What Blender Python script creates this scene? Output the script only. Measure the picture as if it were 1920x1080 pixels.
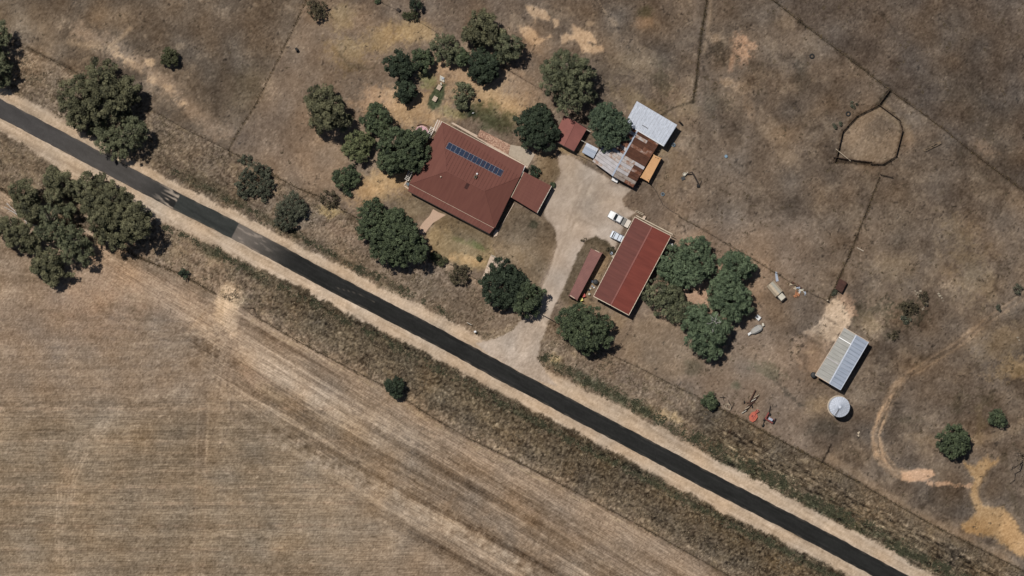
import bpy, math, random
import numpy as np
from mathutils import Vector, Matrix
R = math.radians
for o in list(bpy.data.objects): bpy.data.objects.remove(o)
sc = bpy.context.scene
# ------------------------------------------------------------------ camera, sky, sun, exposure
M_PX = 0.12            # metres per pixel of the 1920 px aerial photograph
CAM_H = 900.0
cam_d = bpy.data.cameras.new('camera'); cam = bpy.data.objects.new('camera', cam_d)
sc.collection.objects.link(cam); sc.camera = cam
cam.location = (0, 0, CAM_H); cam.rotation_euler = (0, 0, 0)
cam_d.sensor_width = 36; cam_d.lens = 36*CAM_H/(1920*M_PX)
cam_d.clip_start = 1; cam_d.clip_end = 9000
SUN_EL, SUN_AZ = 67.0, -43.0      # azimuth clockwise from +Y
w = bpy.data.worlds.new('World'); sc.world = w; w.use_nodes = True
nt = w.node_tree; bg = nt.nodes['Background']
sky = nt.nodes.new('ShaderNodeTexSky'); sky.sky_type = 'NISHITA'; sky.sun_disc = False
sky.sun_elevation = R(SUN_EL); sky.sun_rotation = R(SUN_AZ); sky.air_density = 1.0; sky.dust_density = 1.0
nt.links.new(sky.outputs[0], bg.inputs[0]); bg.inputs[1].default_value = 0.05
sl = bpy.data.lights.new('sun', 'SUN'); so = bpy.data.objects.new('sun', sl); sc.collection.objects.link(so)
sl.energy = 5.0; sl.angle = R(0.5); sl.color = (1.0, 0.955, 0.885)
sd = Vector((math.sin(R(SUN_AZ))*math.cos(R(SUN_EL)), math.cos(R(SUN_AZ))*math.cos(R(SUN_EL)), math.sin(R(SUN_EL))))
so.rotation_euler = sd.to_track_quat('Z', 'Y').to_euler()
sc.view_settings.view_transform = 'Standard'; sc.view_settings.look = 'None'
sc.view_settings.exposure = -0.42; sc.view_settings.gamma = 1.0; sc.view_settings.use_curve_mapping = False
sc.render.engine = 'CYCLES'
ILL = 1.12            # rendered value of a flat sunlit surface / its albedo

# ------------------------------------------------------------------ helpers
C = sc.collection
rnd = random.Random(7)
def P(px, py, z=0.0):
    """photo pixel seen at height z -> world point"""
    k = 1 - z/CAM_H
    return Vector(((px-960)*M_PX*k, (540-py)*M_PX*k, z))
def s2l(c):
    c = np.asarray(c, dtype=float)/255.0
    return np.where(c <= 0.04045, c/12.92, ((c+0.055)/1.055)**2.4)
def alb(r, g, b): 
    v = s2l((r, g, b))/ILL
    return (float(v[0]), float(v[1]), float(v[2]), 1)

class MB:
    def __init__(s): s.v = []; s.f = []
    def add(s, vs, fs):
        n = len(s.v); s.v += [tuple(p) for p in vs]; s.f += [tuple(i+n for i in f) for f in fs]; return s
    def quad(s, a, b, c, d): return s.add([a, b, c, d], [(0, 1, 2, 3)])
    def hexa(s, b, t):       # bottom 4 (ccw), top 4
        return s.add(list(b)+list(t), [(3, 2, 1, 0), (4, 5, 6, 7), (0, 1, 5, 4), (1, 2, 6, 5), (2, 3, 7, 6), (3, 0, 4, 7)])
    def prism(s, pts, z0, z1):
        n = len(pts); b = [(p[0], p[1], z0) for p in pts]; t = [(p[0], p[1], z1) for p in pts]
        a = sum(pts[i][0]*pts[(i+1) % n][1]-pts[(i+1) % n][0]*pts[i][1] for i in range(n))
        if a < 0: b.reverse(); t.reverse()
        return s.add(b+t, [tuple(range(n-1, -1, -1)), tuple(range(n, 2*n))]+[(i, (i+1) % n, n+(i+1) % n, n+i) for i in range(n)])
    def box(s, c, size, rz=0.0, rx=0.0, ry=0.0):
        m = Matrix.Rotation(rz, 3, 'Z') @ Matrix.Rotation(ry, 3, 'Y') @ Matrix.Rotation(rx, 3, 'X'); c = Vector(c)
        h = [x/2 for x in size]
        q = [c + m @ Vector((sx*h[0], sy*h[1], sz*h[2])) for sz in (-1, 1) for sx, sy in ((-1, -1), (1, -1), (1, 1), (-1, 1))]
        return s.hexa(q[:4], q[4:])
    def tube(s, a, b, r0, r1=None, n=6, cap=True):
        a = Vector(a); b = Vector(b); r1 = r0 if r1 is None else r1
        d = (b-a); 
        if d.length < 1e-6: return s
        q = d.to_track_quat('Z', 'Y').to_matrix()
        vs = [a + q @ Vector((math.cos(2*math.pi*i/n)*r0, math.sin(2*math.pi*i/n)*r0, 0)) for i in range(n)]
        vs += [b + q @ Vector((math.cos(2*math.pi*i/n)*r1, math.sin(2*math.pi*i/n)*r1, 0)) for i in range(n)]
        fs = [(i, (i+1) % n, n+(i+1) % n, n+i) for i in range(n)]
        if cap: fs += [tuple(range(n-1, -1, -1)), tuple(range(n, 2*n))]
        return s.add(vs, fs)
    def path(s, pts, r, n=5):
        for a, b in zip(pts, pts[1:]): s.tube(a, b, r, r, n)
        return s
    def lathe(s, c, prof, n=24):   # prof: (radius, z)
        c = Vector(c); vs = []; fs = []
        for r, z in prof: vs += [c + Vector((math.cos(2*math.pi*i/n)*r, math.sin(2*math.pi*i/n)*r, z)) for i in range(n)]
        for k in range(len(prof)-1):
            for i in range(n): fs.append((k*n+i, k*n+(i+1) % n, (k+1)*n+(i+1) % n, (k+1)*n+i))
        return s.add(vs, fs)
    def torus(s, c, R_, r, ax='Z', n=20, m=8, rz=0.0):
        c = Vector(c); rot = Matrix.Rotation(rz, 3, 'Z') @ (Matrix.Identity(3) if ax == 'Z' else Matrix.Rotation(math.pi/2, 3, 'X'))
        vs = [c + rot @ Vector(((R_+r*math.cos(2*math.pi*j/m))*math.cos(2*math.pi*i/n), (R_+r*math.cos(2*math.pi*j/m))*math.sin(2*math.pi*i/n), r*math.sin(2*math.pi*j/m))) for i in range(n) for j in range(m)]
        return s.add(vs, [(i*m+j, ((i+1) % n)*m+j, ((i+1) % n)*m+(j+1) % m, i*m+(j+1) % m) for i in range(n) for j in range(m)])

def mesh_from(name, mb, mat, off=Vector((0, 0, 0)), smooth=False):
    me = bpy.data.meshes.new(name)
    me.from_pydata([(v[0]-off[0], v[1]-off[1], v[2]-off[2]) for v in mb.v], [], mb.f)
    me.materials.append(mat); me.update()
    if smooth: me.shade_smooth()
    return me
def thing(name, label, cat, loc, group=None, rz=0.0):
    o = bpy.data.objects.new(name, None); C.objects.link(o); o.location = loc; o.rotation_euler = (0, 0, rz)
    o.empty_display_size = 0.3
    o['label'] = label; o['category'] = cat
    if group: o['group'] = group
    return o
def root_of(o):
    while o.parent: o = o.parent
    return o
def part(name, mb, mat, parent, smooth=False, label=None, local=False):
    """world-space builder mesh under an unrotated thing (local=True: already in thing space)"""
    off = Vector((0, 0, 0)) if local else root_of(parent).location
    o = bpy.data.objects.new(name, mesh_from(name, mb, mat, off, smooth)); C.objects.link(o); o.parent = parent
    if label: o['label'] = label
    return o
def single(name, mb, mat, label, cat, loc, group=None, smooth=False):
    loc = Vector(loc)
    o = bpy.data.objects.new(name, mesh_from(name, mb, mat, loc, smooth)); C.objects.link(o); o.location = loc
    o['label'] = label; o['category'] = cat
    if group: o['group'] = group
    return o
def struct(name, mb, mat):
    o = bpy.data.objects.new(name, mesh_from(name, mb, mat)); C.objects.link(o); o['kind'] = 'structure'; return o
def clone(src, label, loc, rz=None, group=None):
    def cp(o, par):
        c = o.copy(); C.objects.link(c); c.parent = par
        for ch in o.children: cp(ch, c)
        return c
    c = cp(src, None); c.location = loc; c['label'] = label
    if rz is not None: c.rotation_euler = (0, 0, rz)
    if group: c['group'] = group
    return c

# ------------------------------------------------------------------ materials
def newmat(name):
    m = bpy.data.materials.new(name); m.use_nodes = True; n = m.node_tree
    return m, n, n.nodes['Principled BSDF']
def setspec(b, rough, spec=0.3, metal=0.0):
    b.inputs['Roughness'].default_value = rough; b.inputs['Specular IOR Level'].default_value = spec; b.inputs['Metallic'].default_value = metal
def mat_noise(name, c1, c2, scale=2.0, rough=0.8, spec=0.3, metal=0.0, stretch=(1, 1, 1), c3=None, bump=0.0, lo=0.35, hi=0.65, rz=None, detail=6):
    m, n, b = newmat(name); setspec(b, rough, spec, metal)
    tc = n.nodes.new('ShaderNodeTexCoord'); mp = n.nodes.new('ShaderNodeMapping'); mp.inputs['Scale'].default_value = stretch
    if rz is not None: mp.vector_type = 'TEXTURE'; mp.inputs['Scale'].default_value = [1/s_ for s_ in stretch]; mp.inputs['Rotation'].default_value = (0, 0, R(rz))
    geo = n.nodes.new('ShaderNodeNewGeometry')
    n.links.new(geo.outputs['Position'], mp.inputs[0])
    nz = n.nodes.new('ShaderNodeTexNoise'); nz.inputs['Scale'].default_value = scale; nz.inputs['Detail'].default_value = detail; nz.inputs['Roughness'].default_value = 0.65
    n.links.new(mp.outputs[0], nz.inputs['Vector'])
    cr = n.nodes.new('ShaderNodeValToRGB'); cr.color_ramp.elements[0].position = lo; cr.color_ramp.elements[1].position = hi
    cr.color_ramp.elements[0].color = c1; cr.color_ramp.elements[1].color = c2
    if c3: e = cr.color_ramp.elements.new((lo+hi)/2); e.color = c3
    n.links.new(nz.outputs[0], cr.inputs[0]); n.links.new(cr.outputs[0], b.inputs['Base Color'])
    if bump:
        bp = n.nodes.new('ShaderNodeBump'); bp.inputs['Strength'].default_value = bump; bp.inputs['Distance'].default_value = 0.05
        n.links.new(nz.outputs[0], bp.inputs['Height']); n.links.new(bp.outputs[0], b.inputs['Normal'])
    return m
def vary(c, k1=0.85, k2=1.15, **kw):
    a = tuple(x*k1 for x in c[:3])+(1,); b = tuple(min(1, x*k2) for x in c[:3])+(1,)
    return a, b
def M(name, c, rough=0.7, spec=0.3, metal=0.0, k=0.12, scale=1.5, **kw):
    a, b = vary(c, 1-k, 1+k); return mat_noise(name, a, b, scale, rough, spec, metal, **kw)
def mat_attr(name, rough=0.95, spec=0.1, grain=0.22, gscale=4.0, bump=0.0, bscale=3.0, translucent=0.0):
    m, n, b = newmat(name); setspec(b, rough, spec)
    at = n.nodes.new('ShaderNodeAttribute'); at.attribute_name = 'Col'
    geo = n.nodes.new('ShaderNodeNewGeometry')
    col = at.outputs['Color']
    if grain:
        nz = n.nodes.new('ShaderNodeTexNoise'); nz.inputs['Scale'].default_value = gscale; nz.inputs['Detail'].default_value = 3
        n.links.new(geo.outputs['Position'], nz.inputs['Vector'])
        mr = n.nodes.new('ShaderNodeMapRange'); mr.inputs[1].default_value = 0.25; mr.inputs[2].default_value = 0.75
        mr.inputs[3].default_value = 1-grain; mr.inputs[4].default_value = 1+grain
        n.links.new(nz.outputs[0], mr.inputs[0])
        vm = n.nodes.new('ShaderNodeVectorMath'); vm.operation = 'SCALE'
        n.links.new(col, vm.inputs[0]); n.links.new(mr.outputs[0], vm.inputs['Scale']); col = vm.outputs[0]
    n.links.new(col, b.inputs['Base Color'])
    if bump:
        nz2 = n.nodes.new('ShaderNodeTexNoise'); nz2.inputs['Scale'].default_value = bscale; nz2.inputs['Detail'].default_value = 5; nz2.inputs['Roughness'].default_value = 0.7
        n.links.new(geo.outputs['Position'], nz2.inputs['Vector'])
        bp = n.nodes.new('ShaderNodeBump'); bp.inputs['Strength'].default_value = bump; bp.inputs['Distance'].default_value = 0.12
        n.links.new(nz2.outputs[0], bp.inputs['Height']); n.links.new(bp.outputs[0], b.inputs['Normal'])
    if translucent:
        tr = n.nodes.new('ShaderNodeBsdfTranslucent'); n.links.new(col, tr.inputs['Color'])
        mx = n.nodes.new('ShaderNodeMixShader'); mx.inputs[0].default_value = translucent
        n.links.new(b.outputs[0], mx.inputs[1]); n.links.new(tr.outputs[0], mx.inputs[2])
        n.links.new(mx.outputs[0], n.nodes['Material Output'].inputs['Surface'])
    return m

# ------------------------------------------------------------------ ground raster: colours of soil, dry grass, ruts
S = 2.25
RX = np.arange(-162, 2082+1, S); RY = np.arange(-162, 1242+1, S)
W_, H_ = len(RX), len(RY)
XX, YY = np.meshgrid(RX, RY)
rs = np.random.RandomState(11)
fy = np.fft.fftfreq(H_, S)[:, None]; fx = np.fft.rfftfreq(W_, S)[None, :]
def N(scale, aniso=1.0, ang=0.0):
    a = R(ang); fu = fx*math.cos(a)+fy*math.sin(a); fv = -fx*math.sin(a)+fy*math.cos(a)
    g = np.exp(-((fu*scale*aniso)**2+(fv*scale)**2)*3.0)
    n = np.fft.irfft2(np.fft.rfft2(rs.randn(H_, W_))*g, s=(H_, W_))
    return (n-n.mean())/n.std()
NS = N(3.0); NM = N(9); NL = N(28); NB = N(90); NF = rs.randn(H_, W_)
NF2 = N(2.0)
EDGE = 0.55*N(5)+0.6*N(14)+0.5*rs.randn(H_, W_)     # roughens outlines
Cc = np.zeros((H_, W_, 3)); Cc[:] = (108, 94, 80)
def sst(e0, e1, x): t = np.clip((x-e0)/(e1-e0), 0, 1); return t*t*(3-2*t)
def win(pts, pad):
    p = np.array(pts, float); x0, y0 = p.min(0)-pad; x1, y1 = p.max(0)+pad
    i0 = max(0, int((x0-RX[0])/S)); i1 = min(W_, int((x1-RX[0])/S)+2); j0 = max(0, int((y0-RY[0])/S)); j1 = min(H_, int((y1-RY[0])/S)+2)
    return slice(j0, max(j0, j1)), slice(i0, max(i0, i1))
def dist_line(pts, closed=False, X=XX, Y=YY):
    d = np.full(X.shape, 1e9); q = list(pts)+([pts[0]] if closed else [])
    for (ax, ay), (bx, by) in zip(q, q[1:]):
        vx, vy = bx-ax, by-ay; t = np.clip(((X-ax)*vx+(Y-ay)*vy)/(vx*vx+vy*vy+1e-9), 0, 1)
        d = np.minimum(d, np.hypot(X-ax-t*vx, Y-ay-t*vy))
    return d
def inside(pts, X, Y):
    r = np.zeros(X.shape, bool); q = list(pts)+[pts[0]]
    for (ax, ay), (bx, by) in zip(q, q[1:]):
        if ay == by: continue
        c = ((ay > Y) != (by > Y)) & (X < (bx-ax)*(Y-ay)/(by-ay)+ax); r ^= c
    return r
def put(sl, m, col):
    m = m[..., None]; Cc[sl] = Cc[sl]*(1-m)+np.asarray(col, float)*m
def poly(pts, col, a=1.0, soft=6, rough=3, save=None):
    sl = win(pts, soft*2+rough*4)
    if sl[0].stop <= sl[0].start or sl[1].stop <= sl[1].start: return
    X, Y = XX[sl], YY[sl]; d = dist_line(pts, True, X, Y); d = np.where(inside(pts, X, Y), d, -d)
    m = sst(-soft, soft, d+EDGE[sl]*rough)*a
    put(sl, m, col)
def line(pts, wd, col, a=1.0, soft=2, rough=0.8, patchy=0.0):
    sl = win(pts, wd+soft*2+rough*4)
    if sl[0].stop <= sl[0].start or sl[1].stop <= sl[1].start: return
    d = dist_line(pts, False, XX[sl], YY[sl]); m = 1-sst(wd-soft, wd+soft, d+EDGE[sl]*rough)
    if patchy: m = m*np.clip(0.7+patchy*(NM[sl]*0.5+NL[sl]*0.3), 0, 1)
    put(sl, m*a, col)
def ell(cx, cy, rx, ry, col, a=1.0, ang=0, rough=0.25, soft=0.5):
    r = max(rx, ry)*1.9; sl = win([(cx-r, cy-r), (cx+r, cy+r)], 2)
    if sl[0].stop <= sl[0].start or sl[1].stop <= sl[1].start: return
    c, s_ = math.cos(R(ang)), math.sin(R(ang)); X = XX[sl]-cx; Y = YY[sl]-cy
    d = np.hypot((X*c+Y*s_)/rx, (-X*s_+Y*c)/ry)
    put(sl, (1-sst(1-soft, 1+soft, d+EDGE[sl]*rough))*a, col)

# layout lines (photo pixels)
ROAD_C = [(-3000, -1374), (-400, -3), (-160, 117), (0, 203), (165, 290), (330, 377.5), (440, 432), (600, 518), (800, 621.5), (960, 708), (1177, 821.5), (1370, 923), (1537, 1008), (1705, 1099), (1950, 1226), (2300, 1408), (4700, 2662)]
F_SOUTH_W = [(-160, 285), (0, 352), (60, 392), (170, 430), (250, 478), (345, 516), (403, 550)]
F_SOUTH_E = [(478, 592), (560, 640), (640, 682), (722, 724), (800, 775), (880, 822), (960, 860), (1080, 922), (1200, 985), (1290, 1036), (1380, 1086), (1640, 1226)]
F_NORTH_W = [(-160, -40), (0, 55), (60, 92), (130, 128), (200, 165), (275, 200), (345, 240), (410, 272), (427, 281)]
F_NORTH_M = [(427, 281), (470, 305), (520, 332), (560, 353), (600, 368), (640, 392), (668, 407)]
F_GARDEN = [(832, 488), (860, 505), (890, 521), (906, 531)]
F_GATE = [(1002, 582), (1030, 597), (1062, 616)]
F_NORTH_E = [(1135, 658), (1170, 676), (1210, 694), (1272, 727), (1302, 739), (1320, 752)]
F_NORTH_F = [(1344, 762), (1400, 790), (1440, 813), (1540, 865), (1600, 898), (1680, 945), (1760, 990), (1840, 1030), (1920, 1070), (2080, 1150)]
F_PAD_W = [(427, 279), (446, 245), (475, 200), (510, 130), (545, 60), (572, 0), (620, -100)]
F_TOP = [(690, -8), (742, 17)]; F_TOP2 = [(783, 38), (822, 62)]; F_TOP3 = [(944, 125), (975, 144), (1015, 167)]
F_NE_V = [(1328, -60), (1324, 0), (1315, 55), (1308, 110), (1304, 150), (1298, 189)]
F_NE_S = [(1298, 189), (1262, 200), (1240, 214)]
F_NE_D = [(1390, -60), (1445, -4), (1500, 40), (1560, 85), (1620, 130), (1668, 168)]
F_NE_D2 = [(1668, 168), (1730, 212), (1783, 252), (1840, 298), (1920, 358), (2040, 450)]
F_E_MID = [(1272, 405), (1310, 425), (1360, 455), (1420, 490), (1456, 512), (1500, 540), (1551, 563)]
F_E_V = [(1551, 563), (1570, 525), (1590, 480), (1620, 405), (1648, 332)]
F_SHED_N = [(1275, 406), (1262, 440)]
F_SHED_S = [(1190, 592), (1175, 625), (1151, 661)]
F_SE = [(1541, 864), (1557, 832)]
PEN = [(1648, 196), (1606, 217), (1580, 246), (1569, 293), (1565, 303), (1632, 307), (1656, 307), (1680, 292), (1692, 245), (1686, 224)]
DRIVE = [(1044, 290), (1068, 290), (1090, 305), (1150, 340), (1183, 356), (1168, 372), (1170, 388), (1192, 398), (1176, 410), (1166, 432), (1152, 470), (1140, 455), (1118, 442), (1098, 452), (1082, 480), (1062, 530), (1046, 562), (1030, 598), (1014, 640), (1008, 672), (1025, 700), (1045, 724), (1000, 712), (960, 690), (918, 666), (892, 644), (928, 634), (960, 620), (985, 592), (1010, 552), (1030, 510), (1044, 462), (1040, 430), (1018, 404), (1034, 352), (1052, 325)]

def side_of(line_pts):     # >0 below (south) of a west-east polyline
    xs = [p[0] for p in line_pts]; ys = [p[1] for p in line_pts]
    return YY-np.interp(XX, xs, ys)
south_line = F_SOUTH_W+F_SOUTH_E; north_line = F_NORTH_W+F_NORTH_M+[(760, 450), (832, 488)]+F_GARDEN+F_GATE+F_NORTH_E+F_NORTH_F
dS = side_of(south_line)*0.86; dN = -side_of(north_line)*0.86; dR = side_of(ROAD_C)*0.885
dSd = dS
# --- region bases
mS = sst(-4, 5, dS+EDGE*2.0); mN = sst(-2, 3, dN+EDGE*1.2)
verge = (1-mS)*(1-mN)
def mixall(m, col):
    global Cc
    Cc = Cc*(1-m[..., None])+np.asarray(col, float)*m[..., None]
mixall(verge, (101, 88, 72)); mixall(verge*(1-sst(380, 520, XX)), (118, 102, 84)); mixall(verge*(dR < 0)*(1-sst(1290, 1330, XX)), (122, 106, 89))
# south field
mixall(mS, (136, 117, 97))
# north side: paddocks and yards
mixall(mN, (116, 100, 85))
pw = np.interp(YY, [-100, 0, 60, 130, 200, 279, 400], [620, 572, 545, 510, 475, 430, 380])   # west paddock fence x at y
mixall(mN*(1-sst(-2, 2, XX-pw)), (107, 93, 78))
ne = np.interp(XX, [1390, 1445, 1500, 1560, 1620, 1668, 1730, 1783, 1840, 1920, 2040], [-60, -4, 40, 85, 130, 168, 212, 252, 298, 358, 450])
mixall(mN*sst(-2, 2, ne-YY)*(XX > 1380), (99, 86, 74))
mixall(mN*sst(1300, 1312, XX)*sst(-2, 2, YY-ne)*0.8, (108, 94, 80))
mixall(mN*sst(980, 1130, XX)*(1-sst(1296, 1304, XX))*(1-sst(150, 260, YY))*0.7, (104, 90, 76))
east = mN*sst(1180, 1300, XX)*(1-.65*sst(-4, 4, ne-YY)*(XX > 1380))
st_ = sst(.2, 1.7, N(3.5)*.35+N(11)*.5+N(34)*.8)*east; mixall(st_*.42, (138, 121, 101))
st_ = sst(.2, 1.7, N(5)*.35+N(16)*.6+N(45)*.7)*east; mixall(st_*.42, (84, 71, 58))
mixall(mN*sst(1120, 1200, XX)*(1-sst(1480, 1560, XX))*sst(380, 440, YY), (126, 109, 93))
st_ = sst(.3, 1.7, N(3.5)*.5+N(12)*.5+N(34)*.7)*mN*(XX < 1300); mixall(st_*.4, (146, 127, 105))
st_ = sst(.3, 1.7, N(5)*.4+N(14)*.5+N(40)*.7)*mN*(XX < 1300); mixall(st_*.3, (94, 82, 69))
mixall(np.exp(-((dS+9)/9)**2)*verge*sst(430, 520, XX)*.75, (130, 113, 93))
# --- south field: rows of stubble, wheel marks
rowsH = N(1.5, 90, 0)*0.5+N(3.2, 90, 0)*0.55+N(10, 60, 0)*0.5
rowsD = N(1.3, 70, 31)*0.45+N(3.4, 70, 31)*0.6+N(13, 24, 29.5)*1.6
rowsC = N(2.0, 30, 62)*0.5+N(3, 25, -25)*0.45
lim = np.interp(XX, [-162, 0, 300, 420, 700, 1000, 1400], [60, 60, 60, 150, 200, 230, 300])
mix = sst(-25, 35, dS-lim+EDGE*5)
fld = (rowsD*(1-mix)*1.25+rowsH*mix*(.4+.3*sst(690, 780, YY)))*7.0 + rowsC*2.6 + NB*1.8+NL*1.2+NM*1.0
upper = sst(0, 160, 700-YY)
fld += upper*(N(3, 30, 10)*3+N(18, 6, 10)*4)
far = sst(720, 820, YY)*(1-sst(500, 900, XX))
Cc += (mS*fld)[..., None]*np.array((1.0, 0.96, 0.9))
Cc += (mS*far)[..., None]*np.array((-3, -1, -2))
ell(290, 520, 190, 60, (150, 128, 108), 0.6, 15, soft=0.9); ell(90, 600, 120, 60, (140, 119, 101), 0.4, 0, soft=0.9)
ell(180, 560, 60, 60, (156, 130, 108), 0.5, -20, soft=0.9)
line([(510, 600), (640, 690), (760, 770), (960, 880), (1150, 985), (1320, 1080)], 24, (150, 129, 108), 0.5, soft=16, rough=4)
line([(640, 740), (700, 800), (900, 905), (1100, 1010), (1220, 1080)], 9, (106, 91, 77), 0.4, soft=8, rough=5, patchy=0.7)
line([(560, 800), (700, 862), (850, 940), (1040, 1060)], 22, (100, 86, 72), 0.45, soft=18, rough=5, patchy=0.8)
line([(500, 815), (570, 848), (640, 880), (740, 930), (840, 985), (960, 1052), (1010, 1085)], 10, (166, 149, 129), 0.8, soft=8, rough=5, patchy=0.5)
line([(560, 700), (700, 780), (850, 870), (1000, 960), (1180, 1070)], 5, (150, 130, 110), 0.5, soft=4, rough=3, patchy=0.6)
line([(540, 720), (660, 800), (800, 885), (960, 970), (1130, 1070)], 3, (156, 138, 118), 0.5, soft=3, rough=2, patchy=0.6)
line([(390, 760), (560, 850), (700, 925), (800, 985)], 4, (148, 130, 111), 0.4, soft=4, rough=3, patchy=0.6)
for x in (370, 388):
    line([(x+4, 750), (x+1, 800), (x-2, 870)], 2.0, (166, 147, 124), 0.9, soft=1.4, patchy=.3)
    line([(x-2, 870), (x-4, 960), (x-6, 1080)], 2.2, (152, 132, 111), 0.35, soft=2)
line([(380, 735), (376, 870)], 9, (110, 96, 82), 0.35, soft=6)
for k in range(6):
    o_ = (k-2.5)*6.5
    line([(265+o_*0.7, 740), (205+o_*.8, 790), (152+o_, 838), (126+o_, 900), (120+o_, 1000), (122+o_, 1100)], 1.5, (162, 142, 119), 0.7, soft=1.4, patchy=0.5)
for y, a in ((766, .5), (826, .35), (848, .2), (882, .3), (912, .5), (943, .45), (985, .5), (1030, .3), (1060, .3)):
    line([(0, y), (300, y+1), (660, y)], 1.8, (160, 134, 110), a, soft=2, rough=1.5, patchy=0.7)
    line([(0, y+6), (300, y+7), (600, y+6)], 2.5, (112, 96, 80), a*0.6, soft=2, rough=1.5, patchy=0.7)
rl = random.Random(5)
for k in range(44):      # tyre tracks fanning out of the gateway
    x, y = 425+rl.uniform(-22, 22), 610+rl.uniform(-10, 40); a_ = rl.uniform(65, 175); da = rl.uniform(-9, 9); q = [(x, y)]
    for s_ in range(rl.randint(5, 12)): x += 26*math.cos(R(a_)); y += 26*math.sin(R(a_)); a_ += da; q.append((x, y))
    if min(b-a*.56 for a, b in q) < 345: continue
    line(q, rl.uniform(.8, 1.5), (158, 139, 117) if rl.random() < .7 else (106, 91, 77), rl.uniform(.25, .55), soft=1.3, patchy=.6)
for k in range(60):
    d_ = rl.uniform(15, 230); x = rl.uniform(430, 1100); L = rl.uniform(120, 420); y = 590+(x-478)*.545+d_/.86
    line([(x, y), (x+L, y+L*.56+rl.uniform(-8, 8))], rl.uniform(.8, 2.2), (156, 137, 115) if rl.random() < .55 else (104, 90, 75), rl.uniform(.3, .6), soft=1.4, rough=1.2, patchy=.6)
for k in range(46):      # straight machinery marks crossing the field
    x = rl.uniform(40, 760); y = rl.uniform(640, 1040); a_ = rl.choice((58, 62, -60, 34, 25, -35, 90, 12))+rl.uniform(-6, 6); L = rl.uniform(50, 170)
    line([(x, y), (x+L*math.cos(R(a_)), y+L*math.sin(R(a_)))], 0.9, (154, 135, 114), rl.uniform(.25, .55), soft=1.2, patchy=0.6)
for k in range(26):
    y0 = 728+k*14+rl.uniform(-2, 2)
    line([(-20, y0), (260, y0+rl.uniform(-1, 1)), (rl.uniform(380, 760), y0)], rl.uniform(.9, 1.6), (158, 140, 118) if k % 2 else (102, 88, 73), rl.uniform(.2, .45), soft=1.2, rough=.8, patchy=.6)
for k in range(16):
    y0 = 600+k*8.5
    line([(0, y0), (200, y0-4+k), (400, y0+6-k)], 1.5, (150, 131, 112) if k % 2 else (114, 99, 85), 0.4, soft=1.5, rough=2, patchy=0.9)
ell(478, 712, 34, 15, (160, 136, 114), .7, 32); ell(505, 735, 30, 12, (152, 132, 106), .5, 30)
poly([(418, 538), (440, 530), (456, 548), (448, 575), (444, 600), (428, 622), (412, 612), (402, 590), (408, 556)], (182, 158, 130), 0.9, 8, 3)
line([(430, 545), (428, 590), (438, 625)], 9, (194, 170, 142), .9, soft=7, rough=2)
line([(404, 560), (380, 590), (350, 625)], 3, (158, 136, 112), .5, 3); line([(436, 600), (425, 700)], 18, (138, 119, 101), .4, soft=14)
line([(70, 485), (150, 470), (240, 500), (340, 560)], 10, (160, 136, 112), .5, soft=8, rough=3)
line([(215, 478), (260, 492), (330, 520), (400, 556)], 9, (112, 96, 78), .6, soft=6, rough=3)
# --- verges
ve = verge
blotch = N(5, 2.0, 31)*0.6+N(11, 2.0, 31)*0.6+NS*0.5
vy = sst(0.2, 1.6, blotch)*ve; mixall(vy*0.5, (134, 117, 92))
vd = sst(0.3, 1.8, -blotch)*ve; mixall(vd*0.5, (78, 67, 52))
def strip(off, wd, col, a, x0=-160, x1=2100, soft=4, rough=3, patchy=0.6, fade=60):
    d = np.abs(dR-off)+EDGE*rough*0.6
    m = (1-sst(wd-soft, wd+soft, d))*sst(x0, x0+fade, XX)*(1-sst(x1-fade, x1, XX))
    if patchy: m = m*np.clip(0.65+patchy*(NM*0.45+NL*0.45), 0, 1)
    mixall(m*a, col)
strip(-80, 30, (124, 108, 88), .6, -160, 420, soft=20)
strip(80, 30, (84, 73, 57), .6, 480, 2100, soft=20)
strip(55, 9, (62, 62, 44), .75, 345, 540, soft=5); strip(50, 7, (66, 64, 47), .7, 540, 820, soft=5)
strip(60, 22, (92, 80, 60), .55, 480, 2100, soft=14)
strip(90, 12, (128, 111, 86), .45, 480, 1100, soft=9); strip(52, 6, (58, 62, 45), .75, 900, 1900, soft=4)
strip(43, 6, (64, 57, 44), .75, 470, 2100, soft=5, patchy=.4); strip(-47, 4, (84, 74, 58), .5, 480, 1000, soft=4); strip(78, 14, (104, 88, 66), .5, 1150, 2100, soft=8)
strip(-52, 15, (84, 74, 58), .7, 270, 520, soft=7); strip(-47, 6, (70, 66, 48), .75, 320, 600, soft=4)
strip(-46, 6, (72, 66, 50), .7, 520, 800, soft=4); strip(-66, 12, (122, 104, 84), .6, 560, 900, soft=9)
strip(-58, 8, (72, 74, 54), .75, 1015, 1260, soft=5, fade=40); strip(-62, 8, (62, 66, 48), .6, 1060, 1280, soft=5, fade=40)
strip(-66, 22, (92, 80, 60), .7, 1310, 2100, soft=8, fade=30); strip(-50, 8, (62, 64, 44), .85, 1330, 1640, soft=5, fade=40)
strip(-58, 7, (66, 66, 46), .6, 1600, 1900, soft=5)
strip(-86, 9, (84, 72, 55), .7, 1420, 2100, soft=5); strip(-74, 2, (140, 122, 96), .5, 1380, 2100, soft=2)
fur = (N(1.6, 3.5, 31)*1.0+N(2.6, 9, 31)*.7)
fm = sst(1300, 1370, XX)*(dR < -38)*(dR > -104)*ve
Cc += (fur*fm*17)[..., None]*np.array((1, .93, .8)); 
fm2 = ((dR > 42)*ve*sst(300, 500, XX)); fur2 = N(2.2, 1.6, 31); Cc += (fur2*fm2*12)[..., None]*np.array((1, .93, .8))
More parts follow.
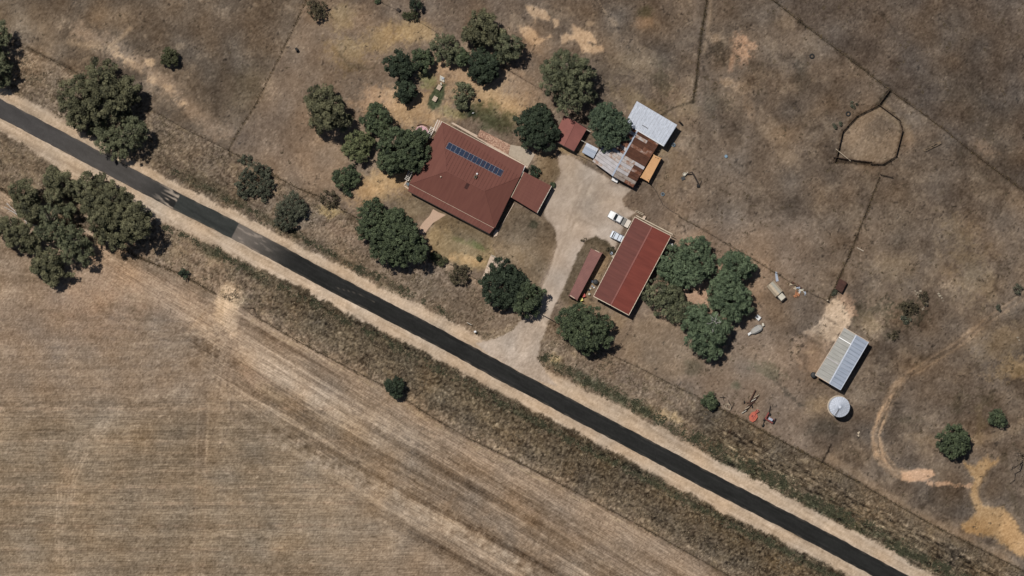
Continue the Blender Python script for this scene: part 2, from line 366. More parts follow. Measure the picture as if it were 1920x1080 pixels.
for k in range(34):
    n_v = k % 2 == 0; xa = rl.uniform(1330, 1750) if n_v else rl.uniform(560, 1350); off_ = rl.uniform(-98, -56) if n_v else rl.uniform(58, 118); L = rl.uniform(120, 330)
    q = [(xa+L*t/4, float(np.interp(xa+L*t/4, [p[0] for p in ROAD_C], [p[1] for p in ROAD_C]))+off_*1.13) for t in range(5)]
    line(q, rl.uniform(.8, 1.4), (136, 118, 96) if rl.random() < .5 else (66, 57, 45), rl.uniform(.3, .55), soft=1.2, rough=1.0, patchy=.5)
fm3 = ((dR < -42)*ve*(1-sst(420, 520, XX))); Cc += (fur2*fm3*8)[..., None]*np.array((1, .93, .8))
ell(1252, 780, 22, 12, (172, 148, 112), .8, 20); ell(1040, 672, 14, 10, (160, 140, 100), .7)
ell(1160, 700, 60, 18, (126, 108, 92), .5, 28, soft=.8); ell(650, 440, 60, 16, (134, 115, 99), .6, 28, soft=.8)
line([(1270, 762), (1288, 742)], 2, (140, 120, 100), .7); line([(1275, 770), (1293, 750)], 2, (140, 120, 100), .5)
ell(618, 395, 20, 12, (168, 145, 100), .7)
# --- west paddock
line([(150, 62), (200, 82), (222, 98), (262, 122), (300, 155), (340, 185), (380, 218), (420, 250)], 13, (152, 130, 108), .75, soft=12, rough=6)
line([(215, 95), (236, 115), (260, 130), (310, 165), (345, 195)], 5, (186, 156, 122), .7, soft=5, rough=4, patchy=.6)
line([(245, 52), (228, 70), (205, 86)], 4, (160, 136, 108), .6, soft=4); line([(120, 80), (180, 84), (215, 92)], 5, (156, 134, 108), .6, soft=5, rough=3)
ell(283, 118, 9, 7, (180, 152, 120), .8); ell(215, 30, 40, 22, (138, 118, 96), .4, soft=.8); ell(338, 87, 8, 6, (150, 130, 106), .6)
ell(20, 40, 60, 30, (134, 118, 98), .5, 20, soft=.9); ell(60, 110, 60, 20, (138, 119, 98), .5, 28, soft=.9)
line([(0, 75), (60, 95), (130, 126)], 3, (80, 68, 54), .6, soft=3)
ell(390, 180, 45, 25, (88, 77, 65), .5, 60, soft=.8); ell(450, 130, 70, 40, (96, 84, 70), .5, -30, soft=.9); ell(470, 170, 30, 40, (92, 82, 64), .5, 30, soft=.7)
ell(440, 60, 90, 40, (104, 89, 74), .5, 10, soft=.9)
# --- garden and house yard
poly([(440, 290), (575, 10), (620, 0), (700, 30), (800, 40), (960, 130), (1020, 190), (960, 240), (830, 225), (760, 330), (700, 410), (560, 350)], (128, 110, 92), .7, 14, 5)
for a in ((655, 95, 34, 24, 10), (720, 70, 45, 22, -20), (780, 60, 40, 22, 0)): ell(*a[:4], (158, 134, 98), .75, a[4], soft=.6)
ell(640, 30, 24, 24, (150, 130, 96), .6, soft=.7)
ell(648, 112, 30, 18, (126, 106, 78), .5, 10, rough=.6)
line([(640, 85), (640, 105), (655, 120), (690, 128), (710, 120)], 4, (92, 82, 66), .5, soft=4, rough=3)
ell(770, 205, 70, 34, (170, 140, 104), .8, 10, soft=.6); ell(700, 190, 30, 22, (168, 136, 106), .7, soft=.7); ell(900, 175, 90, 32, (160, 134, 102), .7, 25, soft=.6)
ell(930, 190, 50, 30, (170, 142, 106), .6, 25, soft=.7); ell(960, 160, 50, 20, (150, 126, 102), .6, 30, soft=.7); ell(850, 130, 50, 20, (166, 138, 110), .7, 25, soft=.7)
ell(800, 150, 16, 14, (118, 118, 78), .7); poly([(818, 160), (834, 158), (832, 180), (824, 200), (808, 204), (802, 196), (808, 178)], (72, 84, 58), .85, 3, 1.5)
ell(845, 210, 22, 8, (128, 120, 80), .6, 15, soft=.7); ell(905, 215, 30, 16, (78, 80, 54), .75, 20, soft=.6); ell(935, 228, 34, 18, (84, 84, 58), .75, 25, soft=.6); ell(925, 205, 10, 14, (92, 92, 62), .6, soft=.6); ell(886, 212, 9, 8, (64, 74, 54), .8, soft=.4)
ell(720, 345, 60, 30, (168, 140, 102), .8, -20, soft=.6); ell(690, 360, 26, 16, (180, 146, 104), .6, -10, soft=.7); ell(600, 330, 80, 22, (140, 119, 98), .5, 25, soft=.8)
ell(770, 390, 50, 22, (122, 108, 84), .6, 10, soft=.7); ell(560, 250, 90, 60, (122, 104, 88), .5, 0, soft=.9); ell(640, 270, 40, 30, (140, 120, 98), .5, 0, soft=.9)
poly([(826, 400), (918, 440), (930, 470), (920, 500), (880, 505), (840, 490), (805, 470), (800, 440)], (142, 122, 88), .8, 8, 3)
poly([(830, 400), (850, 402), (920, 438), (922, 468), (880, 456), (838, 436), (815, 420)], (112, 97, 76), .75, 7, 4)
ell(878, 488, 32, 10, (178, 146, 104), .8, 10, soft=.6); ell(898, 462, 18, 6, (104, 108, 68), .8, 28, soft=.6); ell(862, 450, 14, 5, (112, 108, 70), .6, 20, soft=.6)
poly([(945, 385), (1000, 398), (1030, 415), (1048, 440), (1040, 480), (1018, 520), (1000, 545), (960, 500), (930, 480), (925, 445)], (120, 104, 84), .85, 4, 2)
ell(990, 430, 40, 22, (108, 93, 75), .6, 20, rough=.5); ell(965, 475, 34, 16, (140, 120, 94), .6, 20, soft=.7); ell(1000, 420, 7, 6, (72, 70, 52), .7)
poly([(1010, 285), (1045, 290), (1052, 325), (1034, 350), (1010, 330), (1000, 310)], (118, 103, 82), .8, 4, 2)
poly([(700, 420), (830, 490), (900, 530), (985, 590), (900, 640), (800, 570), (700, 500)], (124, 107, 90), .7, 10, 4)
ell(800, 545, 40, 18, (108, 95, 78), .5, 28, soft=.8); ell(870, 585, 60, 26, (104, 90, 74), .55, 25, soft=.8); ell(960, 620, 40, 14, (150, 130, 104), .5, -20, soft=.7)
line([(840, 500), (905, 535)], 6, (160, 136, 112), .5, soft=4)
# --- around sheds
poly([(1050, 560), (1066, 500), (1090, 450), (1118, 444), (1145, 458), (1150, 475), (1105, 560), (1120, 570), (1075, 575)], (108, 94, 74), .85, 4, 2)
poly([(1108, 480), (1135, 480), (1150, 470), (1108, 552), (1090, 566), (1078, 572), (1090, 540)], (142, 121, 96), .8, 4, 2)
line([(1076, 478), (1052, 550)], 4, (150, 130, 106), .5, soft=3, rough=2, patchy=.8)
line([(1085, 455), (1050, 545)], 4, (76, 66, 50), .6, soft=3, rough=2); line([(1092, 452), (1118, 446), (1140, 458)], 5, (78, 68, 50), .6, soft=4, rough=2)
ell(1100, 290, 14, 12, (150, 130, 96), .6); ell(1060, 275, 16, 10, (166, 142, 100), .6)
poly([(1105, 560), (1180, 596), (1150, 640), (1040, 600), (1060, 570)], (136, 117, 94), .7, 8, 3)
poly([(1150, 640), (1195, 600), (1290, 600), (1310, 680), (1260, 715), (1180, 690)], (126, 109, 90), .7, 14, 4)
poly([(1262, 440), (1320, 430), (1440, 490), (1430, 560), (1400, 600), (1290, 580), (1240, 600), (1225, 540)], (138, 116, 96), .7, 14, 4)
ell(1300, 545, 32, 26, (164, 134, 112), .8, 20, soft=.5); ell(1285, 440, 40, 12, (146, 124, 104), .6, 30, soft=.7)
ell(1212, 320, 22, 14, (128, 112, 92), .6); ell(1240, 280, 20, 14, (150, 128, 96), .6, soft=.7); ell(1265, 320, 30, 40, (138, 118, 94), .5, 0, soft=.8); ell(1210, 200, 60, 16, (130, 112, 84), .6, 30, soft=.7)
ell(1290, 205, 24, 18, (134, 116, 92), .6, soft=.7); ell(1245, 160, 14, 24, (74, 68, 54), .6, rough=.6, soft=.6); ell(1190, 120, 50, 20, (124, 108, 86), .5, soft=.8)
# top bare patches
for pts in ([(985, 10), (1000, 12), (1018, 18), (1033, 32), (1030, 40), (1018, 36), (1006, 33), (1003, 42), (998, 32), (988, 22)],
            [(970, 48), (990, 48), (1003, 58), (1010, 70), (1022, 72), (1034, 62), (1036, 70), (1020, 77), (1012, 82), (1000, 88), (988, 78), (976, 62)],
            [(1074, 46), (1092, 54), (1108, 62), (1116, 72), (1118, 82), (1104, 76), (1100, 80), (1112, 86), (1130, 84), (1132, 96), (1118, 100), (1092, 98), (1084, 80), (1074, 68)],
            [(1050, 66), (1062, 62), (1080, 70), (1072, 76), (1054, 82)], [(1037, 36), (1048, 36), (1048, 46), (1040, 52)]):
    poly(pts, (176, 148, 118), .85, 2.5, 1.2)
ell(990, 90, 30, 14, (150, 126, 102), .5, soft=.7); ell(1205, 42, 22, 10, (146, 120, 96), .55, -10, soft=.5); ell(1212, 22, 14, 10, (82, 80, 58), .5)
line([(1122, 0), (1130, 16), (1138, 28)], 1.2, (160, 138, 112), .6, soft=1); ell(1108, 44, 7, 4, (156, 134, 108), .6); ell(1150, 40, 6, 10, (150, 128, 104), .5, -30)
line([(1334, -60), (1332, 20), (1325, 70), (1320, 100)], 3.5, (142, 123, 102), .7, soft=3)
ell(1390, 90, 20, 22, (176, 140, 112), .8, -20, soft=.6, rough=.35); ell(1340, 72, 14, 9, (160, 136, 110), .7); ell(1372, 115, 5, 18, (160, 126, 100), .7, 8)
ell(1348, 96, 26, 18, (74, 66, 56), .65, 0, rough=.5); ell(1360, 155, 16, 8, (158, 132, 104), .6); ell(1398, 168, 26, 10, (156, 134, 110), .6, 20, rough=.6); ell(1405, 200, 10, 24, (146, 122, 98), .5, -15)
ell(1345, 195, 32, 20, (82, 73, 60), .5, 0, rough=.5); ell(1504, 140, 14, 22, (78, 72, 62), .5, soft=.8); ell(1430, 170, 30, 30, (92, 80, 68), .4, rough=.6)
# pen and east paddock
poly(PEN, (134, 117, 98), .75, 3, 2); ell(1650, 240, 26, 26, (100, 88, 76), .45, rough=.8)
line([(1655, 200), (1700, 240), (1706, 262)], 8, (138, 118, 92), .5, soft=6, rough=3)
ell(1846, 278, 26, 12, (160, 132, 108), .75, 35, soft=.6); ell(1705, 270, 10, 22, (134, 112, 92), .5, soft=.8); ell(1735, 285, 40, 22, (88, 77, 66), .5, 0, soft=.8)
ell(1860, 300, 50, 60, (84, 75, 64), .4, -30, soft=.9); ell(1830, 200, 40, 70, (84, 75, 64), .4, -40, soft=.9); ell(1800, 70, 90, 40, (90, 78, 66), .5, 30, soft=.9)
line([(1650, 20), (1665, 40), (1680, 60)], 2, (70, 62, 52), .5, soft=2)
line([(1570, 300), (1640, 318), (1700, 324)], 8, (122, 104, 86), .5, soft=6)
line([(1606, 250), (1612, 300)], 20, (150, 132, 112), .35, soft=12)
ell(1690, 420, 30, 60, (96, 84, 70), .4, soft=.9); ell(1680, 500, 40, 24, (138, 120, 96), .5, soft=.8); ell(1820, 500, 26, 60, (140, 122, 96), .5, -20, soft=.8, rough=.5); ell(1800, 440, 24, 30, (130, 112, 90), .4, soft=.8)
line([(1740, 410), (1755, 450), (1770, 510)], 5, (136, 118, 96), .45, soft=5, rough=4)
# bare earth pad by the SE shed
poly([(1562, 562), (1578, 560), (1600, 578), (1598, 600), (1584, 618), (1565, 640), (1535, 640), (1510, 625), (1540, 600), (1545, 582)], (192, 168, 142), .85, 4, 2.5)
poly([(1580, 548), (1604, 566), (1608, 590), (1594, 596), (1572, 562)], (158, 128, 104), .6, 4, 3)
poly([(1515, 630), (1560, 640), (1545, 680), (1530, 700), (1500, 690), (1484, 665), (1492, 640)], (150, 126, 104), .75, 7, 4)
line([(1490, 655), (1510, 662), (1530, 658)], 3, (172, 148, 120), .6, soft=3, rough=3); ell(1508, 672, 16, 8, (96, 80, 66), .5, 60)
ell(1555, 600, 16, 3, (110, 94, 76), .5, 30)
ell(1640, 585, 30, 16, (82, 76, 62), .6, 0, rough=.7); ell(1700, 580, 24, 16, (72, 70, 56), .7, 20, rough=.6); ell(1535, 640, 10, 20, (96, 84, 70), .4)
ell(1676, 622, 14, 14, (86, 76, 62), .6, 0, rough=.6); ell(1630, 610, 20, 20, (140, 120, 92), .5, soft=.8); ell(1535, 760, 20, 18, (150, 128, 98), .5, soft=.8); ell(1550, 800, 24, 16, (82, 74, 62), .6, soft=.8)
line([(1440, 695), (1475, 735), (1500, 760)], 4, (74, 68, 58), .55, soft=4, rough=3)
ell(1480, 600, 60, 40, (112, 96, 80), .5, 20, soft=.9); ell(1400, 690, 60, 30, (124, 107, 90), .5, 0, soft=.9); ell(1300, 690, 14, 12, (80, 76, 60), .5, soft=.8)
ell(1425, 690, 30, 10, (96, 92, 72), .5, 20, rough=.6); ell(1382, 722, 8, 8, (92, 96, 76), .6, soft=.8)
# tracks on the right
for off in (-6, 6):
    line([(1922, 553+off), (1860, 595+off), (1790, 650+off), (1740, 680+off), (1700, 705+off*.8), (1672, 740), (1655+off, 775), (1640+off, 810), (1642+off, 845), (1655+off, 870), (1685, 890+off), (1715, 893+off)], 2.2, (164, 138, 110), .85, soft=2, rough=1, patchy=.2)
line([(1920, 555), (1860, 595), (1790, 650), (1740, 680), (1700, 705), (1672, 740)], 12, (118, 101, 84), .5, soft=6)
line([(1690, 715), (1672, 740), (1655, 775), (1643, 815), (1648, 850), (1672, 882), (1700, 892)], 10, (148, 124, 99), .9, soft=2.5, rough=1.5, patchy=.2)
line([(1700, 712), (1676, 742), (1660, 775), (1645, 815), (1651, 848), (1676, 878)], 1.6, (96, 82, 68), .8, soft=1.2, patchy=.3)
line([(1745, 682), (1700, 708), (1672, 738)], 1.3, (92, 78, 64), .7, soft=1.2, patchy=.3)
for off in (-6, 6): line([(1672, 740), (1655+off, 775), (1642+off, 815), (1648+off, 850), (1672, 882+off)], 1.8, (176, 144, 112), .7, soft=1.5, patchy=.5)
line([(1712, 700), (1668, 760), (1648, 800)], 1.5, (84, 72, 60), .6, soft=1.5)
poly([(1690, 884), (1720, 880), (1745, 880), (1754, 890), (1740, 900), (1712, 904), (1690, 900)], (188, 150, 118), .9, 2.5, 1.2)
line([(1740, 906), (1780, 908), (1820, 912)], 4, (184, 148, 118), .75, soft=2.5, rough=2)
poly([(1842, 860), (1852, 852), (1858, 866), (1876, 858), (1878, 864), (1858, 876), (1850, 900), (1840, 910), (1836, 930), (1846, 950), (1880, 950), (1905, 980), (1925, 1010), (1925, 1050), (1890, 1030), (1860, 1005), (1810, 1000), (1800, 985), (1828, 960), (1818, 930), (1826, 900), (1812, 880), (1806, 866), (1830, 876)], (160, 128, 88), .85, 4, 2)
poly([(1880, 960), (1905, 985), (1925, 1015), (1925, 1045), (1900, 1035), (1875, 1000)], (184, 148, 106), .6, 7, 3)
poly([(1840, 940), (1832, 920), (1848, 885), (1870, 878), (1886, 900), (1892, 940), (1868, 946)], (92, 80, 68), .75, 5, 3)
poly([(1740, 912), (1800, 912), (1822, 935), (1828, 960), (1800, 975), (1770, 968), (1736, 945)], (88, 76, 64), .7, 6, 4)
ell(1905, 690, 40, 22, (156, 130, 94), .7, -15, soft=.5); ell(1912, 695, 14, 8, (110, 92, 66), .6); ell(1880, 640, 50, 30, (140, 120, 92), .5, -30, soft=.8)
line([(1885, 840), (1888, 880), (1893, 915), (1905, 950), (1920, 975)], 5, (82, 70, 54), .7, soft=4, rough=3, patchy=.8)
line([(1835, 760), (1838, 800), (1834, 830)], 8, (104, 90, 68), .5, soft=6, rough=4); ell(1845, 750, 18, 12, (80, 70, 54), .6, 0, rough=.7); ell(1795, 755, 10, 18, (84, 74, 58), .6, 10, rough=.6); ell(1700, 790, 20, 8, (88, 78, 62), .6, 0, rough=.7); ell(1740, 670, 20, 8, (88, 76, 62), .5, -20, rough=.6)
line([(1700, 820), (1780, 830), (1860, 820), (1920, 790)], 8, (144, 124, 100), .45, soft=7, rough=4)
line([(1560, 860), (1700, 955), (1820, 1015), (1910, 1060)], 8, (142, 122, 100), .55, soft=6, rough=2)
for a in ((1862, 545), (1872, 520), (1880, 505), (1890, 495)): line([(a[0]-8, a[1]+14), (a[0]+8, a[1]-12)], .9, (86, 74, 60), .5, soft=1)
# weeds along fence lines
for f, wd, c_, a in ((F_SOUTH_W, 2.2, (76, 62, 46), .75), (F_SOUTH_E, 1.5, (78, 64, 48), .7), (F_NORTH_W, 1.3, (86, 73, 58), .55), (F_NORTH_M, 1.6, (84, 72, 54), .6), (F_NORTH_E, 1.2, (84, 72, 56), .6), (F_NORTH_F, 2.4, (70, 60, 46), .7),
                  (F_PAD_W, 1.6, (72, 60, 46), .8), (F_NE_V, 3.0, (60, 52, 40), .75), (F_NE_D, 2.0, (68, 60, 48), .8), (F_NE_D2, 2.0, (72, 60, 48), .75), (F_E_MID, 1.4, (84, 72, 58), .6), (F_E_V, 2.2, (60, 50, 40), .75), (F_SE, 1.5, (50, 44, 36), .8), (F_TOP3, 1.0, (90, 68, 52), .6), (F_NE_S, 2, (74, 64, 50), .6)):
    line([(x+1.5, y+1.5) for x, y in f], wd, c_, a, soft=1.4, rough=1.0, patchy=.5)
line([(x-5, y+8) for x, y in F_SOUTH_E[:9]], 2.5, (156, 136, 108), .5, soft=2, rough=2, patchy=.8)
line([(x+6, y-2) for x, y in F_PAD_W], 2.2, (138, 118, 96), .5, soft=2)
line(PEN+[PEN[0]], 3.0, (84, 70, 56), .6, soft=2, rough=1)
line([(1648, 196), (1668, 172)], 4, (58, 52, 42), .7, soft=3, rough=1.5); line([(1567, 300), (1632, 306)], 4, (76, 62, 50), .6, soft=2)
# --- gravel: shoulders and driveway (colours used both on the ground and on the sheets laid over it)
shN = np.interp(XX, [-160, 0, 100, 250, 450, 700, 900, 1177, 1440, 1920], [-46, -43, -42, -35, -35, -39, -44, -52, -46, -47])*0.885
shS = np.interp(XX, [-160, 0, 60, 100, 180, 320, 600, 1000, 1440, 1700], [36, 40, 46, 58, 66, 50, 42, 41, 43, 44])*0.885
sdn = dR-shN+EDGE*1.8+N(26)*1.4; sds = shS-dR+EDGE*1.8+N(26)*1.4
gravel = sst(-2.5, 2.5, np.minimum(sdn, sds))
gcol = np.zeros_like(Cc); gcol[:] = (167, 148, 127)
gcol += (N(2.2, 26, 30)*4+N(7, 20, 30)*5+NM*2+N(1.5, 8, 30)*4)[..., None]
wm = (1-sst(0, 12, np.abs(np.abs(dR)-26)))*.35
gcol = gcol*(1-wm[..., None])+np.array((180, 156, 128))*wm[..., None]
Cc = Cc*(1-gravel[..., None])+gcol*gravel[..., None]
ddr = dist_line(DRIVE, True); ddr = np.where(inside(DRIVE, XX, YY), ddr, -ddr)+EDGE*0.9
drv = sst(-2, 2, ddr)
dcol = np.zeros_like(Cc); dcol[:] = (161, 146, 131); dcol += (NL*3.5+NM*2.5+NS*2)[..., None]
Cc = Cc*(1-drv[..., None])+dcol*drv[..., None]
ell(1100, 372, 22, 30, (134, 121, 106), .35, 30, soft=.8); ell(1070, 320, 18, 24, (164, 146, 126), .4, soft=.8); 
for o_ in (-9, -3, 5, 11):
    line([(1100+o_, 345), (1075+o_, 400), (1062+o_, 450), (1030+o_, 530), (1000+o_, 600), (968+o_, 660)], 1.8, (136, 121, 106) if o_ in (-3, 5) else (178, 162, 144), .4, soft=2, patchy=.5)
line([(1120, 425), (1085, 410), (1062, 435), (1045, 480)], 1.6, (134, 119, 104), .45, soft=2, patchy=.5); line([(1128, 412), (1090, 392), (1080, 350), (1110, 330)], 1.6, (136, 121, 106), .4, soft=2, patchy=.5)
line([(1150, 375), (1110, 385), (1075, 410)], 1.6, (176, 160, 142), .4, soft=2); ell(1150, 345, 9, 5, (122, 106, 92), .5, 20)
line([(1060, 440), (1010, 570), (975, 650)], 12, (166, 149, 132), .35, soft=10)
ell(1110, 405, 30, 14, (140, 125, 110), .35, 10, soft=.8)
# --- overall mottling and grain
soft_area = np.clip(drv+gravel, 0, 1)
amp = 1-0.6*soft_area
mott = (N(4)*2.6+NM*2.2+NL*2.2+NB*2.2)*amp*(1-.55*mS)
grain = (NF*7.5+NF2*3.5)*(1-0.5*soft_area)*(1-.35*mN)*(1+0.35*ve)
dk = sst(1.5, 2.6, N(2.6)*.8+NM*.6)*(1-soft_area)*mN
Cc = Cc*(1-0.28*dk[..., None])
Cc += ((N(55)*2.2+N(24)*1.8)*mN*(1-soft_area))[..., None]*np.array((1, .94, .84))
lt = sst(1.5, 2.6, N(2.4)*.9+NL*.5)*(1-soft_area)*(1-.6*mS)
Cc += (lt*16)[..., None]*np.array((1, .92, .75))
Cc += (mott+grain)[..., None]*np.array((1.0, 0.97, 0.92))
Cc += (N(40)*1.5)[..., None]*np.array((1, 0, -1.0))
lum = Cc.mean(-1, keepdims=True); Cc = Cc*(1+0.3*(lum-lum.mean())/lum); gl = lum.mean(); Cc = Cc+(Cc.mean(-1, keepdims=True)-Cc)*0.06
Cc += np.array((0, -.4, 0)); Cc = np.clip(Cc, 20, 235)
LIN = s2l(Cc)/ILL
# relief
reliefA = np.clip(0.015+0.10*ve*(1-mS)+0.02*mN+0.02*mS, 0, 1)*(1-np.clip(soft_area*3, 0, 1))
ZZ = (NS*0.5+N(5)*0.6+0.35*NF)*reliefA
nohouse = sst(0, 4, -ddr)
for pts in ([(760, 220), (1050, 300), (1040, 410), (920, 445), (755, 365)], [(1030, 205), (1290, 190), (1260, 360), (1100, 310)], [(1060, 400), (1270, 430), (1190, 600), (1050, 570)], [(1520, 600), (1640, 630), (1590, 790), (1510, 720)], [(780, 380), (835, 380), (835, 445), (780, 445)]):
    ZZ = np.where(inside(pts, XX, YY), np.minimum(ZZ, 0)*0.3, ZZ)
ZZ = np.minimum(ZZ, 0.25)

def grid_mesh(name, xs, ys, Z, Col, mat, cellmask=None, Row=None):
    h, w_ = Z.shape
    X, Y = np.meshgrid((xs-960)*M_PX, (540-ys)*M_PX)
    co = np.stack([X, Y, Z], -1).reshape(-1, 3).astype(np.float32); col = np.concatenate([Col.reshape(-1, 3), np.ones((h*w_, 1))], 1).astype(np.float32)
    idx = np.arange(h*w_).reshape(h, w_)
    q = np.stack([idx[1:, :-1], idx[1:, 1:], idx[:-1, 1:], idx[:-1, :-1]], -1)
    q = q.reshape(-1, 4) if cellmask is None else q[cellmask]
    if cellmask is not None:
        used = np.zeros(h*w_, bool); used[q.ravel()] = True; rm = np.cumsum(used)-1; q = rm[q]; co = co[used]; col = col[used]
    me = bpy.data.meshes.new(name); me.vertices.add(len(co)); me.vertices.foreach_set('co', co.ravel())
    me.loops.add(q.size); me.loops.foreach_set('vertex_index', q.ravel().astype(np.int32))
    me.polygons.add(len(q)); me.polygons.foreach_set('loop_start', (np.arange(len(q))*4).astype(np.int32)); me.polygons.foreach_set('loop_total', np.full(len(q), 4, np.int32))
    a = me.color_attributes.new('Col', 'FLOAT_COLOR', 'POINT'); a.data.foreach_set('color', col.ravel())
    if Row is not None:
        a2 = me.color_attributes.new('Row', 'FLOAT_COLOR', 'POINT'); a2.data.foreach_set('color', np.concatenate([Row.reshape(-1, 3), np.ones((h*w_, 1))], 1).astype(np.float32).ravel())
    me.materials.append(mat); me.update(calc_edges=True); me.validate(); me.shade_smooth()
    o = bpy.data.objects.new(name, me); C.objects.link(o); return o
m_ground = mat_attr('dry_ground', 1.0, 0.05, 0.24, 7.0, bump=0.35, bscale=3.5)
m_gravel = mat_attr('gravel', 1.0, 0.05, 0.14, 9.0, bump=0.2, bscale=9.0)
gx = np.cumsum(np.geomspace(8, 6000, 16)); 
xs = np.concatenate([RX[0]-gx[::-1], RX, RX[-1]+gx]); ys = np.concatenate([RY[0]-gx[::-1], RY, RY[-1]+gx])
pad = lambda A: np.pad(A, ((16, 16), (16, 16))+((0, 0),)*(A.ndim-2), mode='reflect')
Zp = np.pad(ZZ, 16, mode='constant')
LP = pad(LIN)                    # beyond the mapped square the land goes on as plain stubble and paddock
Xo, Yo = np.meshgrid(xs, ys); south_ = sst(-40, 40, Yo-np.interp(Xo, [p[0] for p in ROAD_C], [p[1] for p in ROAD_C]))[..., None]
meanS = LIN[mS > .9].mean(0); meanN = LIN[(mN > .9)].mean(0)
outm = np.ones(LP.shape[:2]); outm[16:-16, 16:-16] = 0; outm = outm[..., None]
jit = 1+.10*np.random.RandomState(77).randn(*LP.shape[:2])[..., None]
LP = LP*(1-outm)+outm*(meanS*south_+meanN*(1-south_))*np.clip(jit, .8, 1.2)
ROW = np.stack([mS*mix*(.35+.65*sst(690, 780, YY)), mS*(1-mix)+.8*fm, 0*mS], -1)
n_ = m_ground.node_tree; bsdf = n_.nodes['Principled BSDF']; prev = bsdf.inputs['Base Color'].links[0].from_socket
ra_ = n_.nodes.new('ShaderNodeAttribute'); ra_.attribute_name = 'Row'; sx = n_.nodes.new('ShaderNodeSeparateColor'); n_.links.new(ra_.outputs['Color'], sx.inputs[0])
ge = n_.nodes.new('ShaderNodeNewGeometry')
for k, (rot, sc_) in enumerate(((0, (.30, 3.6, 1)), (R(31), (.30, 3.2, 1)))):
    mp_ = n_.nodes.new('ShaderNodeMapping'); mp_.vector_type = 'POINT'; mp_.inputs['Rotation'].default_value = (0, 0, rot); n_.links.new(ge.outputs['Position'], mp_.inputs[0])
    m2_ = n_.nodes.new('ShaderNodeVectorMath'); m2_.operation = 'MULTIPLY'; m2_.inputs[1].default_value = sc_; n_.links.new(mp_.outputs[0], m2_.inputs[0])
    nz_ = n_.nodes.new('ShaderNodeTexNoise'); nz_.inputs['Scale'].default_value = 1.0; nz_.inputs['Detail'].default_value = 2; n_.links.new(m2_.outputs[0], nz_.inputs['Vector'])
    ma = n_.nodes.new('ShaderNodeMath'); ma.operation = 'SUBTRACT'; ma.inputs[1].default_value = .5; n_.links.new(nz_.outputs[0], ma.inputs[0])
    mb_ = n_.nodes.new('ShaderNodeMath'); mb_.operation = 'MULTIPLY'; n_.links.new(ma.outputs[0], mb_.inputs[0]); n_.links.new(sx.outputs[k], mb_.inputs[1])
    mc = n_.nodes.new('ShaderNodeMath'); mc.operation = 'MULTIPLY_ADD'; mc.inputs[1].default_value = 1.25; mc.inputs[2].default_value = 1.0; n_.links.new(mb_.outputs[0], mc.inputs[0])
    vs_ = n_.nodes.new('ShaderNodeVectorMath'); vs_.operation = 'SCALE'; n_.links.new(prev, vs_.inputs[0]); n_.links.new(mc.outputs[0], vs_.inputs['Scale']); prev = vs_.outputs[0]
n_.links.new(prev, bsdf.inputs['Base Color'])
g = grid_mesh('ground', xs, ys, Zp, LP, m_ground, None, pad(ROW)*(1-outm)); g['kind'] = 'structure'
cell = lambda m: m[:-1, :-1] & m[1:, 1:] & m[1:, :-1] & m[:-1, 1:]
far_road = np.abs(dR) < 80
dm = ddr > 0
sm = (np.minimum(sdn, sds) > 0) & far_road & ~dm
flatz = lambda z: np.full(ZZ.shape, z)
c_d = cell(dm); c_s = cell(np.minimum(sdn, sds) > 0) & ~c_d
o = grid_mesh('road_shoulder', RX, RY, flatz(0.004), LIN, m_gravel, c_s); o['kind'] = 'structure'
o = grid_mesh('driveway', RX, RY, flatz(0.004), LIN*1.0, m_gravel, c_d); o['kind'] = 'structure'

# --- asphalt road
def resample(pts, step):
    out = []; 
    for (ax, ay), (bx, by) in zip(pts, pts[1:]):
        n = max(1, int(math.hypot(bx-ax, by-ay)/step))
        out += [(ax+(bx-ax)*i/n, ay+(by-ay)*i/n) for i in range(n)]
    return np.array(out+[pts[-1]])
rc = resample(ROAD_C, 2.2)
k_ = np.ones(31)/31; 
rp = np.pad(rc, ((15, 15), (0, 0)), mode='edge'); rc = np.stack([np.convolve(rp[:, i], k_, 'valid') for i in (0, 1)], 1)[16:-16]
tg = np.gradient(rc, axis=0); tg /= np.linalg.norm(tg, axis=1)[:, None]; nr = np.stack([-tg[:, 1], tg[:, 0]], 1)
n_s = len(rc); TT = np.linspace(-1, 1, 17)
def n1(n, k, sd):
    r_ = np.random.RandomState(sd).randn(n+6*k); ker = np.exp(-np.linspace(-2.5, 2.5, 6*k+1)**2); v = np.convolve(r_, ker, 'valid')[:n]; return v/v.std()
hw = np.interp(rc[:, 0], [-200, 0, 165, 1000, 1900], [15.8, 16.2, 16.3, 16.0, 16.2])
eL = hw+0.3*n1(n_s, 2, 1)+0.15*n1(n_s, 20, 2); eR = hw+0.3*n1(n_s, 2, 3)+0.15*n1(n_s, 20, 4)
verts = []; cols = []
rr = np.random.RandomState(3)
sn = np.stack([n1(n_s, 6, 20+i) for i in range(17)], 1); sn2 = np.stack([n1(n_s, 40, 60+i) for i in range(17)], 1); fine = rr.randn(n_s, 17)
x_ = rc[:, 0][:, None]+0*TT[None, :]; T = TT[None, :]+0*x_
base = np.zeros((n_s, 17, 3)); base[:] = (39, 39, 38)
def rmix(m, c): 
    global base
    base = base*(1-m[..., None])+np.array(c, float)*m[..., None]
rmix(1-sst(250, 345, x_+6*T), (76, 73, 71)); rmix((1-sst(40, 200, x_))*.6, (70, 68, 68))
u = x_+(-0.5*T*16)   # patch ends cut square across the road
rmix(((x_ > 331) & (x_ < 441)).astype(float), (56, 58, 56))
